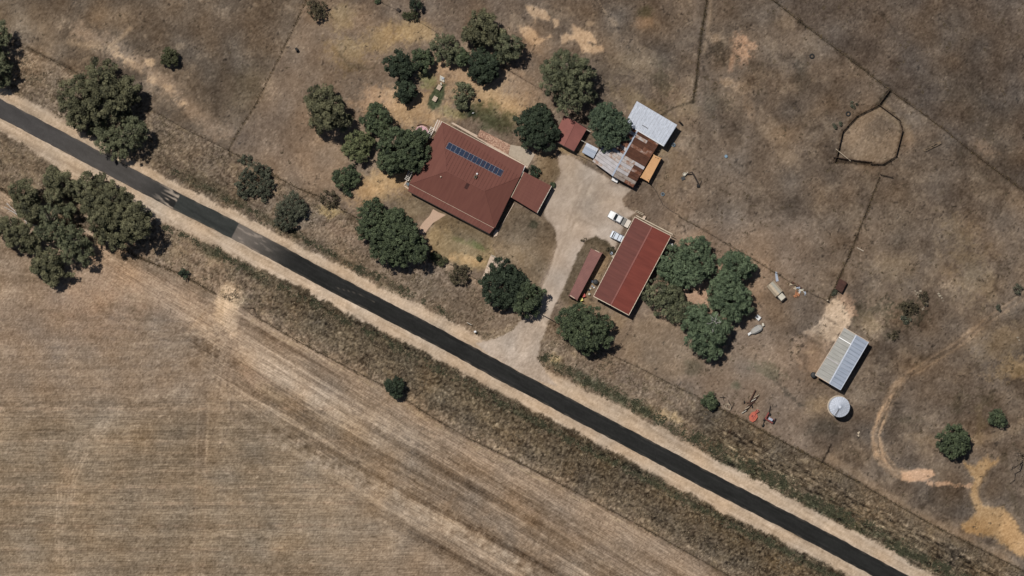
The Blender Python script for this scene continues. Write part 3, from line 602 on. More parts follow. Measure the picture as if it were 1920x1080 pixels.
def n2(sa, sb, sd):
    a = np.random.RandomState(sd).randn(n_s, 17*3); fa = np.fft.fftfreq(n_s)[:, None]; fb = np.fft.rfftfreq(17*3)[None, :]
    v = np.fft.irfft2(np.fft.rfft2(a)*np.exp(-3*((fa*sa)**2+(fb*sb)**2)), s=a.shape)[:, :17]; return (v-v.mean())/v.std()
sn = n2(5.0, 1.3, 5); sn2 = n2(14, 4.0, 6)
rmix(sst(.1, 1.1, sn*.8+sn2*.6)*((x_ > 270) & (x_ < 331))*sst(280, 325, x_)*.9, (180, 164, 148))
rmix((x_ >= 441)*(1-sst(450, 560, x_))*.85, (124, 115, 107)); rmix(sst(.2, 1.2, sn+sn2*.5)*(x_ >= 441)*(1-sst(470, 530, x_))*.6, (160, 146, 134))
rmix(((x_ > 331) & (x_ < 441))*np.exp(-((T-.45*np.sin((x_-340)/60))/.12)**2)*.35, (40, 42, 42))
rmix((1-sst(.0, .14, np.abs(np.abs(T)-.5)))*.22*(x_ > 560), (64, 62, 61))
rmix(np.exp(-((T-0.05-.35*np.sin(x_/23))/.035)**2)*((x_ > 630) & (x_ < 700))*.55, (112, 102, 92))
rmix(sst(.86, 1.0, np.abs(T)+0.05*sn)*.45, (110, 98, 86))
base += (sn*1.4+sn2*1.6+fine*1.6)[..., None]
base = np.clip(base, 20, 230)
off = np.where(TT[None, :] < 0, TT[None, :]*eL[:, None], TT[None, :]*eR[:, None])
PX_ = rc[:, 0][:, None]+nr[:, 0][:, None]*off; PY_ = rc[:, 1][:, None]+nr[:, 1][:, None]*off
def strip_mesh(name, PX_, PY_, Z, col, mat):
    h, w_ = PX_.shape; co = np.stack([(PX_-960)*M_PX, (540-PY_)*M_PX, Z], -1).reshape(-1, 3)
    idx = np.arange(h*w_).reshape(h, w_); q = np.stack([idx[:-1, :-1], idx[:-1, 1:], idx[1:, 1:], idx[1:, :-1]], -1).reshape(-1, 4)
    me = bpy.data.meshes.new(name); me.from_pydata(co.tolist(), [], q.tolist())
    if me.polygons[0].normal.z < 0: me.flip_normals()
    a = me.color_attributes.new('Col', 'FLOAT_COLOR', 'POINT'); a.data.foreach_set('color', np.concatenate([col.reshape(-1, 3), np.ones((h*w_, 1))], 1).astype(np.float32).ravel())
    me.materials.append(mat); o = bpy.data.objects.new(name, me); C.objects.link(o); return o
m_asph = mat_attr('asphalt', 0.95, 0.12, 0.12, 12.0, bump=0.1, bscale=20)
o = strip_mesh('road', PX_, PY_, 0.012+0.02*(1-T**2), s2l(base)/ILL, m_asph); o['kind'] = 'structure'
#PART2
# ------------------------------------------------------------------ object materials
m_roof_red = mat_noise('terracotta_steel_roof', alb(106, 66, 58), alb(117, 75, 65), 0.35, 0.75, 0.2, stretch=(5, .5, 1), rz=-28, lo=.3, hi=.7)
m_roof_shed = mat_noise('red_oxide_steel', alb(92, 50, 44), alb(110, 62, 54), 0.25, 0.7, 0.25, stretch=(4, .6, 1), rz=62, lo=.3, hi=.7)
m_roof_shed2 = mat_noise('red_oxide_steel_sheen', alb(112, 55, 46), alb(128, 65, 54), 0.25, 0.7, 0.25, stretch=(4, .6, 1), rz=62, lo=.3, hi=.7)  # same steel as western slope; brighter eastern sheen put into the colour
m_roof_small = mat_noise('faded_red_steel', alb(128, 82, 76), alb(146, 94, 86), 0.4, 0.75, 0.2, lo=.3, hi=.7)
m_cream = M('cream_painted_steel', alb(205, 190, 168), 0.6, k=.06)
m_white = M('white_paint', alb(222, 222, 222), 0.4, 0.4, k=.04)
m_offwhite = M('weathered_white_paint', alb(196, 190, 176), 0.6, k=.1)
m_brick = mat_noise('brown_brick_wall', alb(120, 84, 66), alb(146, 106, 84), 3, 0.9)
m_glass = M('dark_glass', (0.02, 0.025, 0.03, 1), 0.08, 0.6, k=.1)
m_dark = M('black_rubber', (0.02, 0.02, 0.02, 1), 0.8, k=.2)
m_tank = M('dark_poly_tank', alb(54, 56, 58), 0.6, k=.12)
m_zinc = mat_noise('galvanised_steel', alb(176, 182, 194), alb(208, 214, 226), 0.8, 0.65, 0.3, lo=.3, hi=.7)
m_zincw = mat_noise('new_galvanised_steel', alb(168, 173, 184), alb(210, 216, 227), 1.6, 0.7, 0.3, stretch=(4, .8, 1), rz=-28, lo=.3, hi=.7)
m_zincb = mat_noise('blue_grey_galvanised', alb(148, 158, 174), alb(176, 184, 198), 0.5, 0.65, 0.3, stretch=(4, .5, 1), rz=62, lo=.3, hi=.7)
m_fibro = mat_noise('taupe_weathered_steel', alb(150, 149, 144), alb(178, 176, 170), 0.7, 0.8, 0.2, stretch=(4, .5, 1), rz=62, lo=.3, hi=.7)
m_fibro2 = mat_noise('taupe_weathered_steel_dark', alb(120, 114, 105), alb(146, 138, 127), 0.9, 0.8, 0.2, lo=.3, hi=.7)
m_rustA = mat_noise('brown_rusted_iron', alb(80, 54, 44), alb(104, 72, 58), 0.9, 0.9, 0.1, lo=.3, hi=.7)
m_rustB = mat_noise('patchy_rusted_iron', alb(104, 66, 50), alb(176, 160, 152), 1.1, 0.85, 0.15, c3=alb(132, 94, 76), lo=.38, hi=.68)
m_rustC = mat_noise('rust_streaked_zinc', alb(140, 98, 76), alb(188, 182, 180), 1.0, 0.8, 0.2, c3=alb(170, 150, 138), lo=.33, hi=.6)
m_zincL = mat_noise('old_zinc', alb(168, 162, 160), alb(196, 192, 196), 0.9, 0.75, 0.2, lo=.3, hi=.7)
m_zincD = mat_noise('grey_old_iron', alb(124, 108, 98), alb(166, 156, 148), 1.3, 0.8, 0.2, lo=.3, hi=.7)
m_steel = M('brown_rusty_steel', alb(88, 60, 48), 0.8, k=.2, scale=3)
m_steeld = M('dark_weathered_steel', alb(58, 50, 45), 0.8, k=.2, scale=3)
m_timber = M('grey_weathered_timber', alb(118, 102, 84), 0.9, k=.15, scale=3)
m_timberd = M('dark_weathered_timber', alb(82, 66, 54), 0.9, k=.15, scale=3)
m_timberl = M('pale_bleached_timber', alb(186, 170, 148), 0.9, k=.12, scale=3)
m_cont_o = mat_noise('orange_container_paint', alb(194, 148, 104), alb(210, 164, 118), 0.9, 0.7, 0.25, lo=.3, hi=.7)
m_cont_r = mat_noise('faded_maroon_paint', alb(122, 86, 81), alb(142, 100, 93), 0.5, 0.75, 0.25, lo=.3, hi=.7)
m_scrapo = M('faded_orange_timber', alb(168, 116, 84), .8, k=.2)
m_orange = M('orange_machine_paint', alb(180, 94, 72), 0.5, k=.08)
m_redm = M('red_machine_paint', alb(124, 56, 50), 0.5, k=.12)
m_redd = M('red_plastic', alb(196, 92, 82), 0.5, k=.06); m_yell = M('yellow_plastic', alb(226, 216, 120), 0.5, k=.06)
m_conc = mat_noise('concrete', alb(164, 150, 134), alb(184, 170, 152), 1.5, 0.9, 0.15, lo=.3, hi=.7)
m_concd = mat_noise('pale_concrete', alb(186, 166, 148), alb(206, 186, 168), 1.5, 0.9, 0.15, lo=.3, hi=.7)
m_path = mat_noise('gravel_path', alb(178, 150, 130), alb(198, 170, 148), 4, 0.95, 0.1, lo=.3, hi=.7)
m_panel = M('solar_cell_blue', alb(48, 58, 78), 0.15, 0.5, k=.12, scale=4)
m_pink = M('pink_canvas', alb(206, 166, 170), 0.8, k=.04)
m_pergola = M('white_pergola_paint', alb(222, 214, 204), 0.6, k=.05)
m_greytray = M('grey_tray_cover', alb(128, 126, 122), 0.7, k=.08)
m_tray = M('pale_aluminium_tray', alb(206, 198, 188), 0.5, k=.06)
m_carbl = M('pale_blue_white_paint', alb(206, 214, 226), 0.35, 0.5, k=.03)
m_bedding = M('pale_grey_canvas', alb(166, 164, 160), 0.85, k=.12, scale=3)
m_bluetub = M('pale_blue_plastic', alb(120, 146, 166), 0.5, k=.05)

# ------------------------------------------------------------------ roofs
def lerp(a, b, t): return a+(b-a)*t
def slope(mb, r0, r1, e0, e1, rib=0.38, h=0.014, th=0.05):
    """one pitched slope of ribbed steel: r0-r1 along the ridge, e0-e1 along the eave"""
    r0, r1, e0, e1 = map(Vector, (r0, r1, e0, e1))
    n = (r1-r0).cross(e0-r0).normalized()
    if n.z < 0: n = -n
    L = max((r1-r0).length, (e1-e0).length); k = max(2, int(L/rib)); ts = []; hs = []
    for i in range(k):
        for dt, hh in ((0, 0), (.62, 0), (.70, 1), (.92, 1)):
            ts.append((i+dt)/k); hs.append(hh*h)
    ts.append(1.0); hs.append(0)
    vt = []; 
    for t, hh in zip(ts, hs): vt += [lerp(r0, r1, t)+n*hh, lerp(e0, e1, t)+n*hh]
    fs = [(2*i, 2*i+1, 2*i+3, 2*i+2) for i in range(len(ts)-1)]
    a = vt[0]; b_ = vt[1]; c_ = vt[3]
    if (b_-a).cross(c_-a).z < 0: fs = [f[::-1] for f in fs]
    mb.add(vt, fs)
    q = [r0-n*th, r1-n*th, e1-n*th, e0-n*th]; mb.quad(*q)
    for p0, p1 in ((r0, r1), (r1, e1), (e1, e0), (e0, r0)): mb.quad(p0, p1, p1-n*th, p0-n*th)
    return mb
def bar(mb, a, b, w_, h, up=Vector((0, 0, 1))):
    a = Vector(a); b = Vector(b); d = (b-a).normalized(); s_ = d.cross(up).normalized()*w_/2; u_ = s_.cross(d).normalized()*h/2
    q = [a-s_-u_, a+s_-u_, a+s_+u_, a-s_+u_]; r_ = [x+(b-a) for x in q]
    return mb.add(q+r_, [(0, 3, 2, 1), (4, 5, 6, 7), (0, 1, 5, 4), (1, 2, 6, 5), (2, 3, 7, 6), (3, 0, 4, 7)])
def fp(pts, z=0): return [P(x, y, z) for x, y in pts]
def inset(pts, d):
    c = sum((Vector((p[0], p[1])) for p in pts), Vector((0, 0)))/len(pts); out = []; n = len(pts)
    for i in range(n):
        a, b, c2 = Vector(pts[i-1][:2]), Vector(pts[i][:2]), Vector(pts[(i+1) % n][:2])
        d1 = (a-b).normalized(); d2 = (c2-b).normalized(); s_ = abs(d1.x*d2.y-d1.y*d2.x)
        out.append(b+(d1+d2)*d/max(s_, .3))
    return out
def opening(t, name, a, b, s0, s1, z0, z1, mat, depth=0.06, sub=None, submat=None):
    """panel set proud on the wall from a to b, between distances s0..s1"""
    a = Vector((a[0], a[1], 0)); b = Vector((b[0], b[1], 0)); d = (b-a).normalized(); n = Vector((d.y, -d.x, 0))
    m = MB(); c = a+d*(s0+s1)/2; ang = math.atan2(d.y, d.x)
    m.box((c.x, c.y, (z0+z1)/2), (s1-s0, depth*2, z1-z0), ang); o = part(name, m, mat, t)
    if sub:
        m2 = MB(); m2.box((c.x, c.y, (z0+z1)/2), (s1-s0-.16, depth*2+.03, z1-z0-.16), ang); part(sub, m2, submat, o)
    return o
def ridge_cap(t, a, b, mat, wd=0.32):
    m = MB(); bar(m, Vector(a)+Vector((0, 0, .05)), Vector(b)+Vector((0, 0, .05)), wd, .05); return part('ridge_cap', m, mat, t)
def gutter(t, a, b, mat, w_=.13):
    m = MB(); bar(m, Vector(a)+Vector((0, 0, -.04)), Vector(b)+Vector((0, 0, -.04)), w_, .12); return part('gutter', m, mat, t)
def barge(t, a, b, mat):
    m = MB(); bar(m, Vector(a)+Vector((0, 0, .0)), Vector(b)+Vector((0, 0, .0)), .14, .2); return part('barge_board', m, mat, t)
def walls(t, pts_w, z, mat, th=0.15, skip=()):
    for i in range(len(pts_w)):
        if i in skip: continue
        a = Vector(pts_w[i][:2]); b = Vector(pts_w[(i+1) % len(pts_w)][:2]); m = MB(); z1 = z if not isinstance(z, (list, tuple)) else z[i]
        c = (a+b)/2; d = b-a; m.box((c.x, c.y, z1/2), (d.length-th-.01, th, z1), math.atan2(d.y, d.x)); part('wall', m, mat, t)

# ================================================================== farmhouse
HB = P(870, 335)
house = thing('farmhouse', 'large farmhouse with hipped dark red roof and a row of solar panels', 'house', HB)
zE = 3.0
TL, TR, BR_, BL = P(829, 229, zE), P(984, 311, zE), P(927, 427, zE), P(768, 344.5, zE)
R1, R2 = P(837, 321, 5.5), P(908.5, 357.7, 5.5); HE = P(975.5, 331, 3.45)
def face(mb, pts, th=.06):
    pts = [Vector(p) for p in pts]; n = len(pts)
    mb.add(pts, [tuple(range(n))] if (pts[1]-pts[0]).cross(pts[2]-pts[0]).z > 0 else [tuple(range(n-1, -1, -1))])
    lo = [p-Vector((0, 0, th)) for p in pts]
    mb.add(lo, [tuple(range(n))])
    for i in range(n): mb.quad(pts[i], pts[(i+1) % n], lo[(i+1) % n], lo[i])
    return mb
def split_face(pts): return face(MB(), pts)
m = MB()
face(m, [TL, R1, R2]); face(m, [TL, R2, HE]); face(m, [TL, HE, TR]); roofN = part('roof', m, m_roof_red, house, label='north slope of the hipped roof, carrying the solar panels')
m = face(MB(), [BL, R1, TL]); part('roof', m, m_roof_red, house, label='west hip of the roof')
m = MB(); face(m, [BL, BR_, R2]); face(m, [BL, R2, R1]); roofS = part('roof', m, m_roof_red, house, label='south slope of the roof above the verandah')
m = face(MB(), [BR_, HE, R2]); part('roof', m, m_roof_red, house, label='east hip of the roof')
m = MB(); slope(m, BL+Vector((0, 0, -.12)), BR_+Vector((0, 0, -.12)), P(765, 358, 2.55), P(918, 438, 2.55), rib=.76, h=.02); part('verandah_roof', m, m_roof_red, house)
for a, b in ((BL, R1), (R1, TL), (R1, R2), (R2, HE), (R2, BR_)):
    m = MB(); bar(m, a+Vector((0, 0, .02)), b+Vector((0, 0, .02)), .2, .06); part('ridge_cap', m, m_roof_red, house)
# ribs of the roof sheets running down the slopes
def slope_ribs(e0, e1, up0, up1, tri, mat, parent, sp=.76):
    """thin raised seams from the eave e0-e1 up the slope plane, clipped to the polygon tri"""
    m = MB(); E = e1-e0; L = E.length; n = int(L/sp)
    nrm = (tri[1]-tri[0]).cross(tri[2]-tri[0]).normalized(); nrm = nrm if nrm.z > 0 else -nrm
    d = nrm.cross(E.normalized()); d = d if d.z > 0 else -d
    for i in range(1, n):
        p = e0+E*i/n; lo_, hi_ = 0, 0
        hit = []
        for a, b in zip(tri, tri[1:]+tri[:1]):
            v = b-a; M2 = Matrix(((d.x, -v.x), (d.y, -v.y))); 
            if abs(M2.determinant()) < 1e-6: continue
            s_, t_ = M2.inverted() @ Vector((a.x-p.x, a.y-p.y))
            if 0 <= t_ <= 1: hit.append(s_)
        if len(hit) >= 2 and max(hit)-max(0, min(hit)) > .2:
            bar(m, p+d*max(0.0, min(hit))+nrm*.006, p+d*(max(hit)-.1)+nrm*.002, .04, .012)
    o = part('roof_seam', m, mat, parent); o['kind'] = 'stuff'
slope_ribs(BL, BR_, R1, R2, [BL, BR_, R2, R1], m_roof_red, house)
slope_ribs(TL, TR, R1, R2, [TL, HE, R2, R1], m_roof_red, house)
for a, b in ((P(765, 358.6, 2.5), P(917.6, 438.8, 2.5)), (TL, TR), (BR_+Vector((.05, 0, 0)), P(972, 338, 3.0)), (BL+Vector((-.02, 0, 0)), TL)): gutter(house, a, b, m_steeld if a.z < 2.9 else m_roof_red, .12)
gutter(house, P(769, 345.5, 2.96), P(926, 427.6, 2.96), m_concd, .07)
gutter(house, TL+Vector((0.02, .12, 0)), TR+Vector((.1, .1, 0)), m_cream, .1)
gutter(house, P(984.6, 311, 3.02), P(976.5, 330, 3.02), m_white, .12)
hw_ = inset([P(833, 234), P(979, 312), P(924, 421), P(773, 343)], .35)
walls(house, hw_, 2.85, m_brick, .25)
for i, (a, b) in enumerate(zip(hw_, hw_[1:]+hw_[:1])):
    L = (b-a).length; s_ = 1.6; k_i = 0
    while s_+1.6 < L-1:
        if k_i % 3 == 1: opening(house, 'door', a, b, s_, s_+.95, 0.02, 2.1, m_white, .15)
        else: opening(house, 'window', a, b, s_, s_+1.5, .9, 2.1, m_white, .15, 'pane', m_glass)
        s_ += 4.2; k_i += 1
for i in range(7):
    p = lerp(P(766.5, 357, 0), P(917, 436, 0), i/6); m = MB(); m.box((p.x, p.y, 1.23), (.1, .1, 2.46), R(-28)); part('verandah_post', m, m_cream, house)
m = MB(); m.prism(fp([(769, 346), (926, 428), (919, 437), (766, 357)]), 0.02, .12); part('verandah_floor', m, m_conc, house)
def on_plane(px, py, pts):
    a, b, c = pts; n = (b-a).cross(c-a); z = 3.5
    for _ in range(4):
        q = P(px, py, z); z = a.z-(n.x*(q.x-a.x)+n.y*(q.y-a.y))/n.z
    return P(px, py, z), (n.normalized() if n.z > 0 else -n.normalized())
# solar array: 13 panels in a row
m_frame = M('anodised_frame', alb(160, 164, 172), .5, k=.04)
c00 = (841.5, 266.5); c10 = (944.6, 320.2); c01 = (835.3, 278.0)
ux, uy = (c10[0]-c00[0])/13, (c10[1]-c00[1])/13; vx, vy = c01[0]-c00[0], c01[1]-c00[1]
plN = (TL, HE, R2)
def sol(i, j, lift):
    q, n = on_plane(c00[0]+ux*i+vx*j, c00[1]+uy*i+vy*j, plN); return q+n*lift
for i in range(13):
    a = [sol(i+.01, 0, .10), sol(i+.99, 0, .10), sol(i+.99, 1, .10), sol(i+.01, 1, .10)]
    lo = [v-Vector((0, 0, .05)) for v in a]
    m = MB(); m.hexa(lo[::-1], a[::-1]); fr = part('solar_panel', m, m_frame, house)
    m = MB()
    a2 = [sol(i+.035, .025, .115), sol(i+.965, .025, .115), sol(i+.965, .975, .115), sol(i+.035, .975, .115)]; lo = [v-Vector((0, 0, .02)) for v in a2]
    m.hexa(lo[::-1], a2[::-1]); part('cell_sheet', m, m_panel, fr)
q, n_ = on_plane(891.5, 331.5, plN)
m = MB(); m.box(q+Vector((0, 0, .2)), (.6, .8, .9), R(-28)); ch = part('chimney', m, m_timber, house)
m = MB(); m.box(q+Vector((0, 0, .68)), (.36, .5, .08), R(-28)); part('flue', m, m_dark, ch)
for (x, y, pl, mat_, r_) in ((894.5, 326, plN, m_white, .2), (881.5, 309.5, plN, m_roof_small, .1), (797, 301.5, (BL, R1, TL), m_white, .22), (826.5, 331.5, (BL, R1, R2), m_concd, .16)):
    q, n_ = on_plane(x, y, pl); m = MB(); m.tube(q-Vector((0, 0, .1)), q+Vector((0, 0, .4)), r_*.6, r_*.6, 10); m.lathe(q+Vector((0, 0, .4)), [(r_*1.2, 0), (r_*.9, .1), (0.01, .16)], 10); part('roof_vent', m, mat_, house)
q, n_ = on_plane(875.5, 349, (BL, R1, R2)); m = MB(); m.box(q+Vector((0, 0, .03)), (.75, 1.4, .04), R(-28), rx=R(22)); part('skylight', m, M('tinted_skylight', alb(74, 50, 46), .3), house)
# entry steps / plinth at the SE corner
m = MB(); m.prism(fp([(925, 438), (930, 430), (935, 432), (932, 442), (926, 444)]), 0, .16); part('step', m, m_concd, house)
m = MB(); bar(m, P(964, 381, .1), P(934, 434, .1), .12, .2); part('garden_edging', m, m_concd, house)
# verandah deck boards at the NW corner
m_deck = M('weathered_deck_board', alb(176, 146, 130), .85, k=.1, scale=2)
for i in range(7):
    a = lerp(Vector((828.5, 227.5, 0)), Vector((821, 224.5, 0)), i/6); b = lerp(Vector((819.5, 248.5, 0)), Vector((812, 243.5, 0)), i/6)
    m = MB(); bar(m, P(a.x, a.y, 2.5), P(b.x, b.y, 2.5), .11 if i % 2 else .13, .05); part('pergola_batten', m, m_deck if i % 3 else m_pergola, house)
for (p0, p1, n_b) in (((812, 240), (802, 258), 8), ((771, 320.5), (763, 337), 7)):
    for i in range(n_b):
        t_ = i/(n_b-1); x, y = p0[0]+(p1[0]-p0[0])*t_, p0[1]+(p1[1]-p0[1])*t_
        m = MB(); bar(m, P(x-4.5, y-2.2, 2.6), P(x+3.5, y+2.0, 2.6), .09, .12); part('pergola_batten', m, m_pergola, house)
    for s_ in (-3.5, 2.5):
        m = MB(); bar(m, P(p0[0]+s_, p0[1]+s_*.5-1, 2.5), P(p1[0]+s_, p1[1]+s_*.5+1, 2.5), .1, .1); part('pergola_beam', m, m_pergola, house)
m = MB(); bar(m, P(763, 338, .1), P(758, 348, .1), .25, .2); bar(m, P(758, 348, .1), P(766, 354, .1), .25, .2); part('garden_edging', m, m_concd, house)
m = MB(); m.prism(fp([(761, 345), (765, 341), (769, 344), (765, 350)]), .02, .3); part('hot_tub', m, M('blue_grey_cover', alb(92, 104, 112), .6), house)

# paved areas round the house
m = MB(); m.prism(fp([(901, 243), (957, 271.5), (953, 290), (894, 257)]), 0, .06)
pav = struct('paving', m, mat_noise('brick_paving', alb(150, 116, 100), alb(186, 156, 134), 3.5, .95, .1, lo=.35, hi=.6))
bm_ = [M('clay_brick', alb(158, 120, 102), .9), M('pale_brick', alb(192, 160, 138), .9), M('dark_brick', alb(132, 98, 84), .9)]
pc = MB(); pc2 = MB(); pc3 = MB()
for i in range(30):
    for j in range(9):
        u_, v_ = (i+.5)/30, (j+.5)/9; x = lerp(lerp(901., 957., u_), lerp(894., 953., u_), v_); y = lerp(lerp(243., 271.5, u_), lerp(257., 290., u_), v_)
        q = P(x, y); rnd.choice((pc, pc2, pc3)).box((q.x, q.y, .065), (.19, .16, .03), R(-28))
for a, b in zip((pc, pc2, pc3), bm_):
    o = bpy.data.objects.new('paver', mesh_from('paver', a, b)); C.objects.link(o); o.parent = pav; o['kind'] = 'stuff'
m = MB(); m.prism(fp([(957.4, 271.5), (985, 276), (1003, 290), (990, 312), (953.4, 290)]), 0, .07); struct('patio', m, m_conc)
m = MB(); m.prism(fp([(846, 231), (849, 229.5), (914, 264), (911, 269)]), 0, .06); m.prism(fp([(912, 264.5), (953, 290.5), (990, 312.5), (988.6, 315), (951, 296), (910, 269)]), 0, .05); struct('footpath', m, m_concd)
m = MB(); pth = [(812, 392), (822, 398), (836, 403), (828, 408), (812, 418), (802, 430), (796, 440), (788, 437), (784, 430), (795, 415), (806, 404)]
m.prism(fp(pth), 0, .02); struct('garden_path', m, m_path)
m = MB(); m.prism(fp([(920, 478), (943, 490), (934, 510), (908, 528), (902, 526), (912, 500)]), 0, .03); struct('gate_pad', m, m_concd)
m = MB(); bar(m, P(921, 478, .4), P(944, 490, .4), .1, .8); single('garden_wall', m, m_offwhite, 'low pale wall beside concrete pad near front gate', 'wall', P(932, 484))

# carport
cpt = thing('carport', 'flat red roofed carport joined to east side of the farmhouse', 'carport', P(996, 360))
a, b, c_, d_ = P(982.5, 322, 2.75), P(1034, 348.8, 2.6), P(1007, 399.5, 2.6), P(958.5, 370, 2.75)
m = MB(); slope(m, a, d_, b, c_, rib=.76, h=.02); part('roof', m, m_roof_red, cpt)
gutter(cpt, b+Vector((.05, 0, 0)), c_, m_offwhite); m = MB(); bar(m, a, d_, .1, .12); part('gutter', m, m_cream, cpt)
for q in (lerp(a, b, .97), lerp(d_, c_, .97), lerp(lerp(a, b, .97), lerp(d_, c_, .97), .5), lerp(a, d_, .1), lerp(a, d_, .9)):
    m = MB(); m.box((q.x*.998, q.y, 1.27), (.12, .12, 2.54), R(-28)); part('post', m, m_steeld, cpt)

def gable(name, label, cat, c4, mid, zE, zR, mats, wallmat, base, rib=.38, capmat=None, bargemat=None, skip=(), doors=None, wall_in=.35, gut=None, group=None):
    """c4 = TL,TR,BR,BL px ; mid = ridge ends px (on TL-TR side, on BL-BR side)"""
    t = thing(name, label, cat, base, group)
    TL_, TR_, BR2, BL_ = [P(*p, zE) for p in c4]; ra, rb = [P(*p, zR) for p in mid]
    if mats:
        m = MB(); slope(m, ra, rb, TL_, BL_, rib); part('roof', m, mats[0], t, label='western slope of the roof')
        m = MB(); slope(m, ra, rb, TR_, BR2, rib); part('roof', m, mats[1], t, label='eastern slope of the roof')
    if capmat: ridge_cap(t, ra, rb, capmat)
    if bargemat:
        for a, b in ((TL_, ra), (ra, TR_), (BL_, rb), (rb, BR2)): barge(t, a, b, bargemat)
    if gut: gutter(t, TL_, BL_, gut); gutter(t, TR_, BR2, gut)
    wp = inset([P(*p) for p in c4], wall_in); walls(t, wp, zE-.12, wallmat, .12, skip)
    # gable infill
    for (i0, i1, rr_) in ((0, 1, ra), (3, 2, rb)):
        if (0 if i0 == 0 else 2) in skip: continue
        a = wp[i0]; b = wp[i1]; mid_ = (a+b)/2; d = (b-a).normalized()*.05; n = Vector((-d.y, d.x))
        tri = [(a.x, a.y, zE-.12), (b.x, b.y, zE-.12), (mid_.x, mid_.y, zR-.14)]
        m = MB(); m.add([(x-n.x, y-n.y, z) for x, y, z in tri]+[(x+n.x, y+n.y, z) for x, y, z in tri], [(0, 1, 2), (5, 4, 3), (0, 3, 4, 1), (1, 4, 5, 2), (2, 5, 3, 0)]); part('gable', m, wallmat, t)
    return t, wp, (TL_, TR_, BR2, BL_, ra, rb)

# big red machinery shed
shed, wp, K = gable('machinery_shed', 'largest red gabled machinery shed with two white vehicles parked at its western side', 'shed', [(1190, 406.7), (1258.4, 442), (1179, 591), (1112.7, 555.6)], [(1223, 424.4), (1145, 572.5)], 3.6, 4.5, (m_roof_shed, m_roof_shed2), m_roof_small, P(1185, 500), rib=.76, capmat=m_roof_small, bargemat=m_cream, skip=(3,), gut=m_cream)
gutter(shed, K[0]+Vector((0.35, .32, -.1)), K[1]+Vector((.35, .32, -.1)), m_cream, .16)
a, b = wp[3], wp[0]; d = (b-a); L = d.length; d.normalize()
for s0, s1 in ((0.1, 9.5), (14.6, L-.1)):     # open bay between the two wall runs
    c = a+d*(s0+s1)/2; m = MB(); m.box((c.x, c.y, 1.72), (s1-s0, .12, 3.44), math.atan2(d.y, d.x)); part('wall', m, m_roof_small, shed)
opening(shed, 'roller_door', a, b, 1.2, 5.0, .02, 2.9, m_cream, .1); opening(shed, 'door', a, b, 6.6, 7.6, .02, 2.1, m_white, .1)
opening(shed, 'window', wp[0], wp[1], 2, 3.4, 1.2, 2.1, m_white, .1, 'pane', m_glass)
for i in range(2):
    p = a+d*(11.2+i*1.9); m = MB(); m.box((p.x, p.y, 1.7), (.12, .12, 3.4), 0); part('post', m, m_steeld, shed)

# little red gabled shed
sh2, wp, K = gable('garden_shed', 'small red gabled shed between the dark garden tree and the tall bluish tree', 'shed', [(1057, 216.7), (1100.7, 241), (1076, 284), (1037, 262)], [(1079, 227.5), (1056.5, 273.5)], 2.7, 3.5, (m_roof_small, m_roof_small), m_offwhite, P(1070, 250), rib=.5, capmat=m_roof_small, bargemat=m_steeld)
opening(sh2, 'door', wp[3], wp[2], 1.6, 2.6, .02, 2.0, m_timberd, .1); opening(sh2, 'window', wp[1], wp[2], 1.2, 2.3, 1, 1.9, m_white, .1, 'pane', m_glass)
# pale blue shed
sh3 = thing('tank_shed', 'small pale blue skillion lean-to beside the rusty shed', 'shed', P(1107, 281))
a, b, c_, d_ = P(1100, 267.5, 2.45), P(1122, 279, 2.45), P(1112.6, 297, 2.2), P(1091, 285.5, 2.2)
m = MB(); slope(m, lerp(a, d_, .35), lerp(b, c_, .35), d_, c_, .3); part('roof', m, m_zincb, sh3)
m = MB(); slope(m, a, b, lerp(a, d_, .34)+Vector((0, 0, .1)), lerp(b, c_, .34)+Vector((0, 0, .1)), .3); part('roof', m, m_zincw, sh3)
w3 = inset([a, b, c_, d_], .15); walls(sh3, w3, 2.1, m_zincb, .08); opening(sh3, 'door', w3[3], w3[2], .8, 1.6, .02, 1.9, m_offwhite, .06)
m = MB(); bar(m, P(1076, 286, .25), P(1112, 303, .25), .25, .5); single('sleeper_wall', m, m_timber, 'low timber sleeper edging in front of the pale blue shed', 'wall', P(1094, 294))
for y in (0,):
    m = MB(); bar(m, P(1100, 243, 2.5), P(1108, 247.5, 2.5), .1, .1); m2 = m; bar(m2, P(1090, 263, 2.3), P(1099, 268, 2.3), .1, .1); bar(m2, P(1108, 247.5, 2.5), P(1108, 247.5, 0.0)+Vector((0.05, 0, 0)), .08, .08, Vector((0, 1, 0))); part('awning_beam', m2, m_offwhite, sh2)

# rusty iron shed: individual sheets
rs_t, wp, K = gable('rusty_shed', 'old corrugated iron shed with a patchwork of rusty and grey roof sheets', 'shed', [(1161, 221), (1235, 269), (1187, 352), (1111, 303)], [(1195, 245), (1148, 330)], 3.0, 3.7, None, m_zincD, P(1172, 288))
NSH = 15
tabL = [['A', 'C'], ['C', 'B'], ['B', 'C'], ['C', 'C'], ['B', 'C'], ['B', 'B'], ['C', 'B'], ['B', 'B'], ['L', 'B'], ['C', 'L'], ['C', 'L'], ['L', 'L'], ['L', 'L'], ['L', 'L'], ['L', 'C']]
tabR = [['A', 'B'], ['C', 'A'], ['A', 'A'], ['A', 'B'], ['B', 'B'], ['A', 'A'], ['A', 'A'], ['A', 'A'], ['C', 'L'], ['C', 'A'], ['L', 'B'], ['C', 'A'], ['L', 'A'], ['D', 'D'], ['D', 'B']]
mm = {'A': m_rustA, 'B': m_rustB, 'C': m_rustC, 'L': m_zincL, 'D': m_zincD}
TL_, TR_, BR2, BL_, ra, rb = K
rr2 = random.Random(9)
